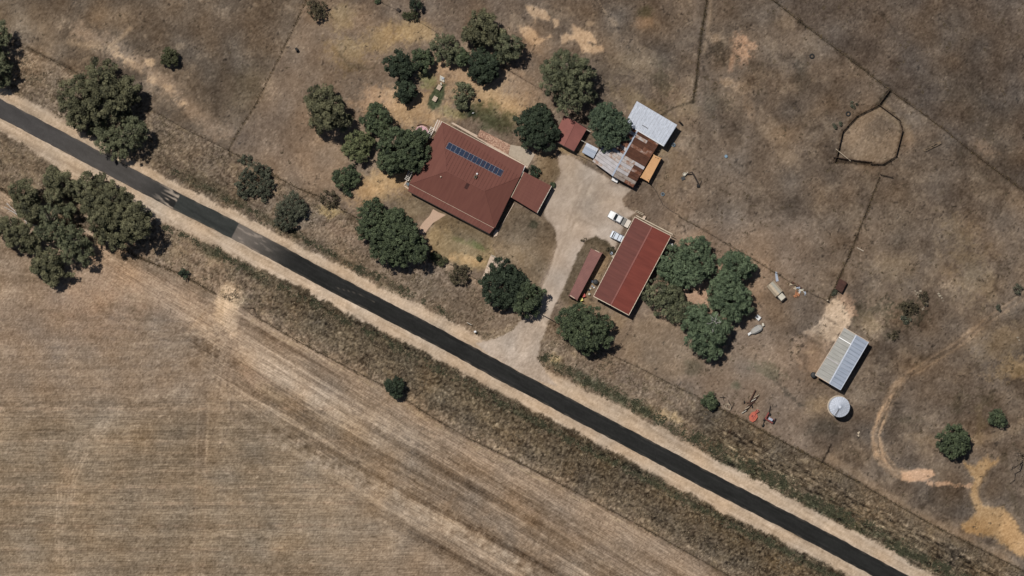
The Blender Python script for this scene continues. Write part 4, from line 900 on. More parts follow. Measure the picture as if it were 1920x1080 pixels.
for side, (e0, e1, tab) in enumerate(((TL_, BL_, tabL), (TR_, BR2, tabR))):
    for i in range(NSH):
        for j in range(2):
            t0, t1 = i/NSH, (i+1)/NSH-.004; s_ = .5+rr2.uniform(-.12, .12); u0, u1 = ((0, .56) if j == 0 else (.54, 1.0+rr2.uniform(-.01, .012)))
            up = Vector((0, 0, .02+.02*(1-j)+rr2.uniform(0, .015)))
            q0 = lerp(lerp(ra, rb, t0), lerp(e0, e1, t0), u0)+up; q1 = lerp(lerp(ra, rb, t1), lerp(e0, e1, t1), u0)+up
            q2 = lerp(lerp(ra, rb, t0), lerp(e0, e1, t0), u1)+up; q3 = lerp(lerp(ra, rb, t1), lerp(e0, e1, t1), u1)+up
            m = MB(); slope(m, q0, q1, q2, q3, rib=.19, h=.03, th=.01); part('roof_sheet', m, mm[tab[i][j]], rs_t)
m = MB(); bar(m, ra+Vector((0, 0, .09)), rb+Vector((0, 0, .09)), .36, .05); part('ridge_cap', m, m_zincb, rs_t)
opening(rs_t, 'door', wp[3], wp[2], 1.0, 4.0, .02, 2.5, m_timberd, .1)
# white flat skillion
wh = thing('open_bay_shed', 'bright white-grey corrugated skillion roof shed north-east of the rusty shed', 'shed', P(1222, 232))
a, b, c_, d_ = P(1194, 189.5, 4.0), P(1269.5, 234, 4.0), P(1244.6, 274, 3.85), P(1172, 231, 3.85)
for i in range(14):
    t0, t1 = i/14, (i+1)/14-.002; m = MB(); up = Vector((0, 0, .012*(i % 2)))
    slope(m, lerp(a, b, t0)+up, lerp(a, b, t1)+up, lerp(d_, c_, t0)+up, lerp(d_, c_, t1)+up, rib=.19, h=.03, th=.01); part('roof_sheet', m, m_zincw, wh)
gutter(wh, d_, c_, m_white, .16); m = MB(); bar(m, lerp(b, c_, 0)-Vector((0, 0, .1)), c_-Vector((0, 0, .1)), .08, .16); part('barge_board', m, m_zincb, wh)
ww = inset([a, b, c_, d_], .3); walls(wh, ww, 3.75, m_zincb, .1, skip=(0,))
for i in range(5):
    p = lerp(ww[0], ww[1], i/4); m = MB(); m.box((p.x, p.y, 1.9), (.16, .16, 3.8)); part('post', m, m_timberd, wh)
q = P(1208, 237, 3.93); m = MB(); m.box(q+Vector((.2, -.1, .06)), (1.5, .12, .05), R(-30)); part('loose_flashing', m, m_steeld, wh)
m = MB(); m.box(P(1274.5, 228, 1.3), (.35, .35, 2.6), R(-30)); pst = single('stub_wall', m, m_timberd, 'short dark post standing just off the corner of the white skillion shed', 'post', P(1274.5, 228))

# shipping containers
def container(name, label, c4, h, mat, dark):
    t = thing(name, label, 'container', P(sum(p[0] for p in c4)/4, sum(p[1] for p in c4)/4))
    A = [P(*p, h) for p in c4]; bse = [Vector((v.x, v.y, .12)) for v in A]; L = (A[3]-A[0]).length
    m = MB(); slope(m, A[0], A[3], A[1], A[2], rib=.35, h=.02, th=.04); part('roof', m, mat, t)
    for i in range(4):
        a, b = bse[i], bse[(i+1) % 4]; d = (b-a); n = int(d.length/.28); nn = Vector((d.y, -d.x, 0)).normalized(); m = MB(); vs = []
        for k in range(n*2+1):
            p = a+d*k/(n*2); o_ = nn*(.04 if (k//1) % 4 in (1, 2) else 0); vs += [p+o_, p+o_+Vector((0, 0, h-.18))]
        m.add(vs, [(2*k, 2*k+2, 2*k+3, 2*k+1) for k in range(n*2)])
        part('wall' if i in (1, 3) else 'end_door', m, mat, t)
    for v in bse:
        m = MB(); m.box((v.x, v.y, h/2), (.17, .17, h+.03), R(-30)); part('corner_post', m, dark, t)
    m = MB(); m.prism([(v.x, v.y) for v in bse], .0, .14); part('floor_frame', m, m_steeld, t)
    return t, A
c1, A = container('shipping_container', 'short bright orange shipping container beside the rusty shed', [(1226, 290.2), (1239.8, 296.6), (1216.2, 341), (1201, 332.5)], 2.6, m_cont_o, m_cont_o)
for x, y in ((1229.5, 295), (1234, 297), (1216, 337)):
    m = MB(); m.box(P(x, y, 2.63), (.35, .12, .03), R(-30)); part('roof_rail', m, m_steeld, c1)
c2, A = container('shipping_container', 'long faded maroon container lying parallel to the big red shed', [(1108, 466.4), (1129.3, 474.5), (1082.2, 562.8), (1066.7, 554.6)], 2.9, m_cont_r, m_cont_r)
m = MB(); bar(m, A[0]+Vector((.9, -.3, .04)), lerp(A[0], A[1], .75)+Vector((0, -.1, .04)), .16, .06); part('end_rail', m, m_concd, c2)
m = MB(); bar(m, A[3]+Vector((.3, .1, .04)), lerp(A[3], A[2], .7)+Vector((0, .1, .04)), .16, .06); part('end_rail', m, m_concd, c2)

# south-east hay shed
hs, wp, K = gable('hay_shed', 'isolated hay shed with taupe western slope and blue-grey eastern slope', 'shed', [(1583, 614), (1628.7, 641), (1575.8, 731), (1528.6, 703)], [(1605.8, 627.5), (1555, 719)], 3.9, 4.6, None, m_fibro2, P(1578, 672))
TL_, TR_, BR2, BL_, ra, rb = K
for side, (e0, e1) in enumerate(((TL_, BL_), (TR_, BR2))):
    for i in range(14):
        t0, t1 = i/14, (i+1)/14-.003; up = Vector((0, 0, .014*(i % 2)+.02)); m = MB()
        slope(m, lerp(ra, rb, t0)+up, lerp(ra, rb, t1)+up, lerp(e0, e1, t0)+up, lerp(e0, e1, t1)+up, rib=.19, h=.03, th=.01)
        part('roof_sheet', m, m_fibro if side == 0 else m_zincb, hs)
for t_, l0, l1, mt in ((.2, .0, .95, m_white), (.62, .1, 1.0, m_zincL)):
    p0 = lerp(lerp(ra, rb, t_), lerp(TL_, BL_, t_), l0)+Vector((0, 0, .07)); p1 = lerp(lerp(ra, rb, t_), lerp(TL_, BL_, t_), l1)+Vector((0, 0, .07)); m = MB(); bar(m, p0, p1, .18, .05); part('flashing', m, mt, hs)
ridge_cap(hs, lerp(ra, rb, 0), rb, m_zinc, .28)
for a, b in ((TL_, ra), (BL_, rb), (ra, TR_), (TL_, BL_)): barge(hs, a, b, m_concd)
for a, b in ((TR_, BR2), (rb, BR2)): barge(hs, a, b, m_zinc)
opening(hs, 'sliding_door', wp[3], wp[0], 3, 7, .02, 3.3, m_zincD, .1)
# silo
sp = P(1571.6, 762); silo = thing('grain_silo', 'round galvanised silo with radial segmented conical roof', 'silo', sp)
r_s = 2.3
m = MB(); prof = [(r_s-.1, 0)]
for k in range(20): prof += [(r_s-.1+(.03 if k % 2 else 0), k*.2+.1)]
m.lathe(sp, prof+[(r_s-.1, 4.1)], 32); part('wall', m, m_zinc, silo, smooth=False)
nseg = 24
for i in range(nseg):
    a0, a1 = 2*math.pi*i/nseg, 2*math.pi*(i+.94)/nseg; m = MB(); up = Vector((0, 0, .0))
    def cp(a, r, z): return sp+Vector((math.cos(a)*r, math.sin(a)*r, z))
    q = [cp(a0, .3, 5.05), cp(a0, r_s, 4.1), cp(a1, r_s, 4.1), cp(a1, .3, 5.05)]
    m.hexa([v-Vector((0, 0, .04)) for v in q], q); seg = part('roof_segment', m, m_zincw, silo)
    m = MB(); bar(m, cp(a0-.01, .32, 5.09), cp(a0-.01, r_s, 4.14), .05, .08); part('seam', m, m_zincb, seg)
m = MB(); m.lathe(sp, [(.36, 5.0), (.36, 5.22), (.28, 5.3), (.01, 5.33)], 16); lid = part('roof_cap', m, m_zinc, silo)
for s_ in (-.1, .14):
    m = MB(); bar(m, cp(-2.05+s_, .5, 5.12), cp(-2.05+s_*.5, r_s, 4.25), .04, .05); part('ladder_rail', m, m_steeld, silo)
for i in range(8):
    rr_ = .6+i*.22; m = MB(); bar(m, cp(-2.05-.1, rr_, 5.16-rr_*.41), cp(-2.05+.1, rr_, 5.16-rr_*.41), .04, .04); part('ladder_rung', m, m_steeld, silo)
m = MB(); m.prism([(sp.x+math.cos(k*.2618)*2.5, sp.y+math.sin(k*.2618)*2.5) for k in range(24)], 0, .1); part('slab', m, m_conc, silo)
# dark tank by the hay shed
def tank(name, px, py, r, h, mat, label, cat='tank', group=None, lidmat=None):
    c = P(px, py); t = thing(name, label, cat, c, group)
    m = MB(); m.lathe(c, [(r, 0), (r, h*.12), (r*.97, h*.13), (r, h*.4), (r*.97, h*.42), (r, h*.7), (r*.98, h*.72), (r, h*.85), (r*.8, h*.96), (r*.3, h), (.01, h)], 20); part('body', m, mat, t, smooth=True)
    m = MB(); m.lathe(c, [(r*.28, h-.01), (r*.28, h+.08), (.01, h+.1)], 12); part('lid', m, lidmat or mat, t)
    return t
tank('water_tank', 1525, 703, .65, 1.3, m_tank, 'dark round tank at the south-west corner of the hay shed')
# rusty box shed by fence
br = thing('rusty_box', 'small dark brown iron box shed beside the fence corner', 'shed', P(1577, 536))
A4 = [(1574, 522), (1588, 529.5), (1578, 549.5), (1566, 541)]
m = MB(); A = [P(*p, 1.5) for p in A4]; slope(m, A[0], A[3], A[1], A[2], .3, .03); part('roof', m, m_steeld if False else mat_noise('dark_rust', alb(64, 44, 38), alb(84, 58, 50), 1.5, .9), br)
wq = inset([P(*p) for p in A4], .08); walls(br, wq, 1.42, m_rustA, .06)
opening(br, 'door', wq[3], wq[2], .3, 1.1, .02, 1.3, m_steeld, .05)

# white box beside rusty shed, white tank-like box beside big shed, round tubs
def boxthing(name, label, cat, c4, h, mat, lidmat, bevel=.05):
    cx_, cy_ = sum(p[0] for p in c4)/4, sum(p[1] for p in c4)/4; t = thing(name, label, cat, P(cx_, cy_))
    pts = [P(*p) for p in c4]; m = MB(); m.prism(inset(pts, .04), .08, h-.1); part('body', m, mat, t)
    m = MB(); q = inset(pts, bevel+.02); A = [Vector((p.x, p.y, h-.12)) for p in pts]; B = [Vector((p.x, p.y, h)) for p in q]; m.hexa(A[::-1], B[::-1]) if (A[1]-A[0]).cross(A[2]-A[0]).z < 0 else m.hexa(A, B); part('lid', m, lidmat, t)
    for p in inset(pts, .15): mm_ = MB(); mm_.box((p.x, p.y, .05), (.12, .12, .1)); part('foot', mm_, m_dark, t)
    return t
boxthing('chest_freezer', 'small white chest box against the front wall of the rusty shed', 'box', [(1148.5, 331.5), (1160, 337), (1157, 343.5), (1146, 338)], .95, m_white, m_white)
bt = boxthing('water_cube', 'white rounded tank unit in the shade beside the eastern wall of the big red shed', 'tank', [(1254, 455), (1262, 457.5), (1259.5, 467.5), (1252, 465)], 1.2, m_offwhite, m_white, .18)
m = MB(); m.lathe(P(1257.5, 459), [(.2, 1.19), (.2, 1.28), (.01, 1.29)], 12); part('cap', m, m_offwhite, bt)
wb = boxthing('ice_box', 'square white box with a dark mark on its lid near the pepper trees', 'box', [(1420, 589), (1427.5, 595.5), (1422, 602), (1415, 595)], .7, m_white, m_white)
m = MB(); bar(m, P(1418.5, 594, .72), P(1422.5, 596, .72), .12, .05); bar(m, P(1421, 592.5, .72), P(1420.5, 597, .72), .1, .05); part('latch', m, m_steeld, wb)
def tub(px, py, r, label, mat=m_bluetub, fill=m_tank, cat='tub', h=.45, name='round_tub'):
    c = P(px, py); t = thing(name, label, cat, c)
    m = MB(); m.lathe(c, [(r*.8, 0), (r, h), (r*.82, h), (r*.74, .12), (.01, .1)], 16); part('rim', m, mat, t)
    m = MB(); m.lathe(c, [(r*.78, h*.7), (.01, h*.7+.01)], 16); part('water', m, fill, t); return t
tub(1262.5, 271.5, .42, 'pale blue round tub lying just east of the white skillion shed')
tub(1242.5, 364, .38, 'pale blue round tub by the dark hose south of orange container')
tub(1361, 293, .36, 'lone pale blue tub out in the eastern paddock', fill=m_bluetub)
tub(1104.5, 551, .36, 'pale rimmed round tub between maroon container and big shed', m_timber, m_offwhite)
tub(1146, 474.5, .42, 'grey round tub among flowers by the western wall of big shed', m_tank, m_zincb)
tub(1149, 480.5, .3, 'smaller pale tub touching the wall of the big red shed', m_offwhite, m_conc)
tank('rain_barrel', 1116.5, 528.5, .6, 1.2, m_tank, 'black round water barrel at the side of big red shed')
def drum(px, py, r, h, mat, label):
    c = P(px, py); t = thing('plastic_drum', label, 'drum', c, None, R(20))
    m = MB(); m.box((0, 0, h/2), (r*1.7, r*1.7, h-.08)); part('body', m, mat, t, local=True)
    m = MB(); m.box((0, 0, h), (r*1.5, r*1.5, .08)); part('lid', m, mat, t, local=True)
    m = MB(); m.tube((r*.3, 0, h), (r*.3, 0, h+.1), .06, .06, 8); part('cap', m, m_dark, t, local=True)
drum(1094.5, 554, .42, .9, m_redd, 'red drum at the south end of the maroon container'); drum(1090, 561.5, .42, .9, m_yell, 'yellow drum at the south end of the maroon container')
# clutter between container and shed
for i, (x, y, l, mt, r_) in enumerate(((1107, 541, 'pale round pot beside the black water barrel', m_offwhite, .22), (1110, 536.5, 'grey bucket beside the black water barrel', m_zincb, .2), (1113.5, 539, 'white pot nearest the wall of big red shed', m_white, .2), (1104, 543.5, 'dark pot between container and barrel', m_tank, .25), (1110, 527.5, 'small grey bin touching the black water barrel', m_zincb, .26))):
    c = P(x, y); m = MB(); m.lathe(c, [(r_*.7, 0), (r_, .35), (r_*.85, .35), (r_*.6, .05), (.01, .05)], 12); single('pot', m, mt, l, 'pot', c)

# ================================================================== vehicles
def wheelset(t, pos, r=.37, w_=.22):
    for (x, y) in pos:
        m = MB(); m.tube((x, y-w_/2, r), (x, y+w_/2, r), r, r, 18); wl = part('wheel', m, m_dark, t, local=True)
        m = MB(); m.tube((x, y-w_/2-.01, r), (x, y+w_/2+.01, r), r*.55, r*.55, 12); part('rim', m, m_zinc, wl, local=True)
def loft(secs):     # secs: list of (x, halfwidth, z0, z1, topinset)
    m = MB(); vs = []; 
    for x, hw, z0, z1, ti in secs: vs += [(x, -hw, z0), (x, hw, z0), (x, hw, lerp(z0, z1, .6)), (x, hw-ti, z1), (x, -hw+ti, z1), (x, -hw, lerp(z0, z1, .6))]
    fs = []; n = len(secs)
    for i in range(n-1):
        for k in range(6): fs.append((i*6+k, i*6+(k+1) % 6, (i+1)*6+(k+1) % 6, (i+1)*6+k))
    fs += [tuple(range(5, -1, -1)), tuple(range((n-1)*6, n*6))]
    return m.add(vs, fs)
ang = math.atan2(-21, 38.6)+math.pi    # nose points up-left in the photograph
ute = thing('white_ute', 'white tray-back utility parked clear of the big red shed', 'ute', P(1160.8, 410.8), None, ang)
part('body', loft([(2.62, .72, .45, .78, .12), (2.5, .85, .4, .95, .12), (1.7, .9, .35, 1.06, .1), (1.1, .9, .35, 1.1, .08), (-.55, .9, .35, 1.1, .06), (-.6, .88, .4, 1.05, .06)]), m_white, ute, local=True)
part('cabin', loft([(1.15, .82, 1.05, 1.14, .03), (.62, .78, 1.08, 1.68, .1), (.5, .76, 1.1, 1.74, .12), (-.42, .76, 1.1, 1.74, .12), (-.58, .78, 1.08, 1.6, .1)]), m_white, ute, local=True)
m = MB(); m.add([(1.22, -.74, 1.15), (1.22, .74, 1.15), (.58, .68, 1.78), (.58, -.68, 1.78)], [(0, 1, 2, 3)]); part('windscreen', m, m_glass, ute, local=True)
for s_ in (-1, 1):
    m = MB(); m.box((.15, s_*.79, 1.38), (1.1, .04, .4)); part('side_window', m, m_glass, ute, local=True)
    m = MB(); m.box((2.5, s_*.6, .78), (.12, .3, .16)); part('headlight', m, m_zinc, ute, local=True)
    m = MB(); m.box((.85, s_*1.0, 1.15), (.14, .2, .16)); part('mirror', m, m_dark, ute, local=True)
    m = MB(); m.box((-2.6, s_*.75, .8), (.06, .22, .14)); part('tail_light', m, m_redd, ute, local=True)
m = MB(); m.box((-.66, 0, 1.28), (.1, 1.68, .7)); part('headboard', m, m_dark, ute, local=True)
m = MB(); m.box((2.6, 0, .5), (.16, 1.6, .28)); part('bumper', m, m_steeld, ute, local=True)
m = MB(); m.box((-1.66, 0, .92), (1.9, 1.76, .1)); tr = part('tray', m, m_tray, ute, local=True)
for (c, s3) in (((-1.66, .88, 1.06), (1.9, .04, .24)), ((-1.66, -.88, 1.06), (1.9, .04, .24)), ((-2.59, 0, 1.06), (.04, 1.74, .24))):
    m = MB(); m.box(c, s3); part('tray_side', m, m_tray, tr, local=True)
m = MB(); m.box((-1.12, 0, 1.1), (.84, 1.7, .3)); part('tray_cover', m, m_greytray, ute, local=True)
m = MB(); m.box((-1.9, 0, .55), (1.6, .8, .3)); m.box((0, 0, .42), (4.0, .7, .2)); part('chassis', m, m_steeld, ute, local=True)
wheelset(ute, [(1.75, .8), (1.75, -.8), (-1.6, .8), (-1.6, -.8)])
ang2 = math.atan2(-(448-437), (167-145))+math.pi
wag = thing('white_wagon', 'pale wagon with roof rack bars, tail tucked under the edge of the big red shed', 'car', P(1163.0, 447.0), None, ang2)
part('body', loft([(2.35, .72, .45, .8, .12), (2.2, .84, .4, .95, .12), (1.5, .88, .35, 1.05, .1), (-2.2, .88, .35, 1.05, .06), (-2.3, .84, .45, .95, .06)]), m_carbl, wag, local=True)
part('cabin', loft([(1.95, .82, 1.0, 1.10, .03), (1.72, .80, 1.04, 1.72, .08), (1.6, .79, 1.04, 1.8, .08), (-2.1, .79, 1.04, 1.8, .08), (-2.22, .8, 1.04, 1.6, .08)]), m_carbl, wag, local=True)
m = MB(); m.add([(1.99, -.72, 1.12), (1.99, .72, 1.12), (1.74, .68, 1.76), (1.74, -.68, 1.76)], [(0, 1, 2, 3)]); part('windscreen', m, m_glass, wag, local=True)
for s_ in (-1, 1):
    m = MB(); m.box((-.5, s_*.81, 1.42), (2.8, .04, .4)); part('side_window', m, m_glass, wag, local=True)
    m = MB(); m.box((2.24, s_*.6, .8), (.12, .3, .16)); part('headlight', m, m_zinc, wag, local=True)
    m = MB(); m.box((-.5, s_*.72, 1.86), (2.9, .04, .04)); part('rack_rail', m, m_steeld, wag, local=True)
for x in (1.5, .6, -.2, -1.0):
    m = MB(); m.box((x, 0, 1.9), (.09, 1.56, .05)); part('rack_bar', m, m_steeld, wag, local=True)
wheelset(wag, [(1.5, .8), (1.5, -.8), (-1.5, .8), (-1.5, -.8)])

# old truck with box body near the fence
tk = thing('old_truck', 'old pale box-bodied truck parked near the fence with scrap beside it', 'truck', P(1454, 544), None, math.atan2(-(560-532), (1467-1443)))
m = MB(); 
part('box_body', loft([(-2.0, 1.05, .8, 2.4, .5), (1.1, 1.05, .8, 2.4, .5)]), m_timberl, tk, local=True)
m = MB(); m.box((-.45, .32, 2.42), (3.1, .62, .03)); part('roof_panel', m, M('grey_canvas_panel', alb(164, 160, 148), .8), tk, local=True)
m = MB(); m.box((1.22, 0, 1.2), (.2, 1.9, 1.3)); part('cab_back', m, m_dark, tk, local=True)
part('cab', loft([(1.34, .74, .6, 1.9, .12), (2.6, .74, .6, 1.85, .12), (2.8, .72, .6, 1.2, .1), (2.9, .66, .6, 1.0, .1)]), m_offwhite, tk, local=True)
m = MB(); m.add([(2.84, -.6, 1.2), (2.84, .6, 1.2), (2.64, .56, 1.84), (2.64, -.56, 1.84)], [(0, 1, 2, 3)]); part('windscreen', m, m_glass, tk, local=True)
m = MB(); m.box((.1, 0, .6), (4.4, .8, .25)); part('chassis', m, m_steeld, tk, local=True)
wheelset(tk, [(1.8, .75), (1.8, -.75), (-1.2, .85), (-1.2, -.85)], .4)
m = MB(); a = [P(1453, 509.5, .06), P(1457, 510, .06), P(1460, 527, .06), P(1455, 528, .06)]; slope(m, a[0], a[3], a[1], a[2], .19, .02, .02); single('roofing_sheet', m, m_zincb, 'loose pale iron sheet lying on the ground above the old truck', 'metal sheet', P(1456, 518))
# pale auger / covered boat shape
bo = thing('field_bin', 'long pale grey tarpaulin-covered machine lying south of the square white box', 'machine', P(1419, 617.5), None, math.atan2((628-608), (1436-1402))*1.0)
m = MB()
for k in range(1): part('cover', loft([(-1.5, .35, .3, .7, .1), (-1.0, .62, .25, 1.0, .25), (-.1, .75, .25, 1.15, .35), (.8, .72, .25, 1.1, .3), (1.25, .45, .3, .9, .15)]), m_bedding, bo, local=True)
m = MB(); m.box((-1.9, .02, .45), (.75, .45, .35)); m.box((-2.2, -.12, .5), (.3, .3, .4)); part('drawbar', m, m_white, bo, local=True)
m = MB(); m.box((1.65, .1, .6), (.5, .4, .5)); m.lathe((1.75, .35, .3), [(.25, 0), (.25, .4), (.01, .45)], 10); part('motor', m, m_offwhite, bo, local=True)
wheelset(bo, [(.2, .8), (.2, -.8)], .3, .16)
for y in (-.3, .1, .35):
    m = MB(); bar(m, (-1.2, y, 1.0), (1.0, y, 1.12), .05, .05); part('tie_rope', m, m_offwhite, bo, local=True)

# scrap pile by fence: planks and blocks, each lifted away
rp_ = random.Random(21)
plab = ['grey plank', 'bleached plank', 'rusty bar', 'orange painted beam', 'brown beam', 'silver pipe', 'pale pipe']
pm = [m_timber, m_timberl, m_steel, m_scrapo, m_timberd, m_zincb, m_offwhite]
ordw = 'first second third fourth fifth sixth seventh eighth ninth tenth eleventh twelfth thirteenth fourteenth fifteenth sixteenth seventeenth eighteenth'.split()
spots = [(1482, 528), (1486, 531), (1484, 534), (1489, 535), (1493, 537), (1492, 541), (1497, 540), (1495, 543), (1499, 537), (1500, 546), (1498, 549), (1493, 549), (1504, 544), (1507, 547), (1505, 550), (1509, 549), (1491, 555), (1496, 552)]
spots.sort()
for i, (x, y) in enumerate(spots):
    k = [0, 1, 2, 0, 3, 1, 4, 3, 0, 3, 5, 6, 2, 5, 6, 0, 1, 5][i]
    c = P(x, y); a_ = rp_.uniform(0, 3.14); L = rp_.uniform(.5, 1.1); m = MB()
    for q in range(3): m.box((c.x+rp_.uniform(-.2, .2), c.y+rp_.uniform(-.2, .2), .12+q*.13), (L*rp_.uniform(.6, 1), rp_.uniform(.12, .3), .12), a_+rp_.uniform(-.5, .5), ry=rp_.uniform(-.12, .12))
    single('scrap_bundle', m, pm[k], f'{plab[k]} bundle, {ordw[i]} from the left in the scrap heap under the fence', 'scrap', c, 'scrap bundles heaped beside the fence')

# farm implements in the south
dp = thing('disc_plough', 'long rusty disc plough with a slanting row of discs', 'plough', P(1406, 756))
def pp(x, y, z): return P(1340+x/9.82, 700+y/9.82, z)     # coordinates from the enlarged detail
m = MB(); bar(m, pp(750, 300, .7), pp(640, 520, .6), .2, .15); part('drawbar', m, m_steel, dp)
m = MB(); bar(m, pp(560, 700, .6), pp(790, 430, .6), .16, .14); part('beam', m, m_steel, dp)
m = MB(); bar(m, pp(580, 540, .6), pp(740, 530, .6), .14, .12); part('beam', m, m_steel, dp)
for i in range(9):
    x = 530+i*29; y = 705-i*36; m = MB(); a = pp(x-32, y+28, .45); b = pp(x+52, y-22, .55); bar(m, a, b, .12, .4); part('disc_gang', m, (m_offwhite, m_steel, m_timberl)[i % 3] if i % 2 == 0 else m_steeld, dp)
for x, y in ((540, 525), (690, 610), (785, 420)): m = MB(); c = pp(x, y, 0); m.tube((c.x-.08, c.y, .35), (c.x+.08, c.y, .35), .33, .33, 14); part('wheel', m, m_dark, dp)
sl_ = thing('slasher', 'bright orange rounded slasher deck with a raised central ridge', 'mower', P(1412, 781))
m = MB(); m.prism([tuple(pp(x, y, .5))[:2] for x, y in ((735, 700), (770, 720), (795, 800), (750, 870), (700, 900), (645, 870), (630, 800), (680, 720))], .3, .5); part('deck', m, m_orange, sl_)
m = MB(); m.prism([tuple(pp(x, y, .5))[:2] for x, y in ((750, 740), (760, 790), (730, 850), (695, 870), (665, 840), (670, 790), (700, 745))], .5, .62); part('deck_top', m, m_orange, sl_)
m = MB(); bar(m, pp(800, 665, .75), pp(690, 840, .75), .14, .2); part('drive_housing', m, m_redd, sl_)
m = MB(); bar(m, pp(825, 690, .5), pp(760, 740, .5), .1, .25); bar(m, pp(770, 665, .5), pp(735, 740, .5), .1, .25); part('hitch', m, m_orange, sl_)
m = MB(); m.box(pp(700, 790, .68), (.5, .5, .12), R(50)); part('gearbox', m, m_redm, sl_)
rd = thing('seed_drill', 'red wheeled implement with grey hopper, rightmost of the machines', 'implement', P(1441, 782))
m = MB(); bar(m, pp(995, 720, .8), pp(930, 840, .8), .3, .35); part('frame', m, m_redm, rd)
m = MB(); bar(m, pp(925, 830, .8), pp(1070, 915, .8), .28, .3); part('frame', m, m_redm, rd)
m = MB(); bar(m, pp(1025, 600, .5), pp(1000, 720, .6), .18, .14); part('drawbar', m, m_steeld, rd)
m = MB(); m.box(pp(1030, 845, .9), (1.0, .55, .3), R(-30)); part('hopper', m, m_zincb, rd)
m = MB(); bar(m, pp(1000, 800, .75), pp(1110, 865, .75), .14, .2); part('frame', m, m_redm, rd)
for x, y in ((915, 845), (890, 955), (1085, 905), (1105, 860), (1015, 755)):
    c = pp(x, y, .4); m = MB(); d = Vector((.866, -.5, 0))*.12; m.tube(c-d, c+d, .4 if x != 1015 else .3, .4 if x != 1015 else .3, 14); wl = part('wheel', m, m_dark, rd)
m = MB(); bar(m, pp(915, 845, .4), pp(890, 955, .4), .16, .16); part('axle', m, m_steeld, rd)
# small frames left of the plough
hf = thing('harrow_frame', 'small pale bent metal frame lying between bush and plough', 'frame', P(1364, 760)); 
m = MB(); m.path([pp(200, 560, .3), pp(180, 610, .25), pp(215, 655, .2), pp(285, 680, .25), pp(300, 600, .3), pp(240, 545, .35)], .05); part('hoop', m, m_timberl, hf)
m = MB(); m.path([pp(210, 570, .5), pp(225, 640, .4), pp(280, 670, .3)], .05); bar(m, pp(220, 560, .4), pp(280, 590, .4), .12, .1); part('brace', m, m_timberl, hf)
m = MB(); bar(m, pp(365, 545, .2), pp(285, 685, .2), .1, .12); single('steel_rail', m, m_steeld, 'straight dark steel bar lying beside the pale bent frame', 'bar', pp(325, 615, 0))
m = MB(); bar(m, pp(150, 410, .3), pp(170, 510, .3), .1, .2); bar(m, pp(90, 440, .3), pp(195, 440, .3), .1, .2); bar(m, pp(250, 490, .3), pp(290, 590, .3), .12, .2); single('old_harrow', m, m_steeld, 'crossed rusty bars of a small harrow right beside the round bush', 'harrow', pp(150, 455, 0))
m = MB()
for a, b in (((1062, 600), (1200, 525)), ((1070, 612), (1208, 545)), ((1062, 600), (1070, 612)), ((1200, 525), (1208, 545)), ((1100, 580), (1110, 592)), ((1140, 560), (1150, 575)), ((1100, 580), (1150, 575)), ((1175, 540), (1190, 556))):
    s_ = 420/1920; bar(m, P(1500+a[0]*s_, 150+a[1]*s_, .5), P(1500+b[0]*s_, 150+b[1]*s_, .5), .12, .12)
m.box(P(1761, 268.5, .5), (.6, .6, .15), .5); m.box(P(1733.5, 281, .4), (.5, .5, .1), .5)
single('bed_frame', m, m_timber, 'long pale metal frame lying in the paddock east of the round pen', 'frame', P(1747, 274))
# leaning gate rail over pen, small slab rails
m = MB(); bar(m, P(1567, 279, 1.3), P(1595, 302, 1.1), .12, .1); single('loading_rail', m, m_timberl, 'single pale pole resting across the south-west corner of round pen', 'pole', P(1581, 290))
m = MB(); m.box(P(1613, 467.5, .2), (1.7, .22, .2), R(-28)); single('trough', m, m_conc, 'short pale trough east of the fence in the eastern paddock', 'trough', P(1613, 467.5))
# boom/auger object in the paddock
au = thing('grain_auger', 'bent dark boom with pale hopper end standing in paddock east of containers', 'auger', P(1294, 333))
def pq(x, y, z): return P(1240+x/12, 290+y/12, z)
m = MB(); bar(m, pq(560, 440, .5), pq(690, 390, 1.4), .2, .2); bar(m, pq(690, 390, 1.4), pq(850, 690, .6), .28, .28); part('boom', m, m_steeld, au)
m = MB(); m.lathe(pq(520, 440, 0), [(.25, 0), (.42, .6), (.38, .6), (.2, .3), (.01, .3)], 14); part('hopper', m, m_offwhite, au)
m = MB(); bar(m, pq(530, 470, .8), pq(600, 385, .8), .1, .1); part('handle', m, m_offwhite, au)
m = MB(); m.box(pq(490, 530, .15), (.85, .75, .3), .4); part('motor_housing', m, m_tank, au)
m = MB(); c = pq(830, 700, .35); m.tube(c-Vector((.3, 0, 0)), c+Vector((.3, 0, 0)), .38, .38, 12); part('wheel', m, m_dark, au)
m = MB(); bar(m, pq(870, 670, .3), pq(905, 580, .3), .08, .08); part('stay', m, m_steeld, au)
# pipe/hose
m = MB(); pts = [P(x, y, .05) for x, y in ((1214, 342), (1224, 350), (1231, 360), (1237, 372), (1243, 384), (1256, 394), (1275, 405))]; m.path(pts, .045, 5); single('hose', m, m_dark, 'dark hose curving from the orange container across to the fence', 'hose', P(1237, 372))
# bench/trolley north of the big shed
m = MB()
for a, b in (((1191.5, 396.5), (1205, 403)), ((1193, 394.5), (1206.5, 401)), ((1191.5, 396.5), (1193, 394.5)), ((1205, 403), (1206.5, 401)), ((1198, 397), (1197, 399))): bar(m, P(*a, .5), P(*b, .5), .12, .1)
single('pipe_rack', m, m_timberl, 'pale steel rack just north of the big red shed', 'rack', P(1199, 398.5))
m = MB(); m.box(P(1207.5, 408, .4), (.6, .8, .8), R(-30)); single('gas_box', m, m_concd, 'pale box against the north wall of the big red shed', 'box', P(1207.5, 408))
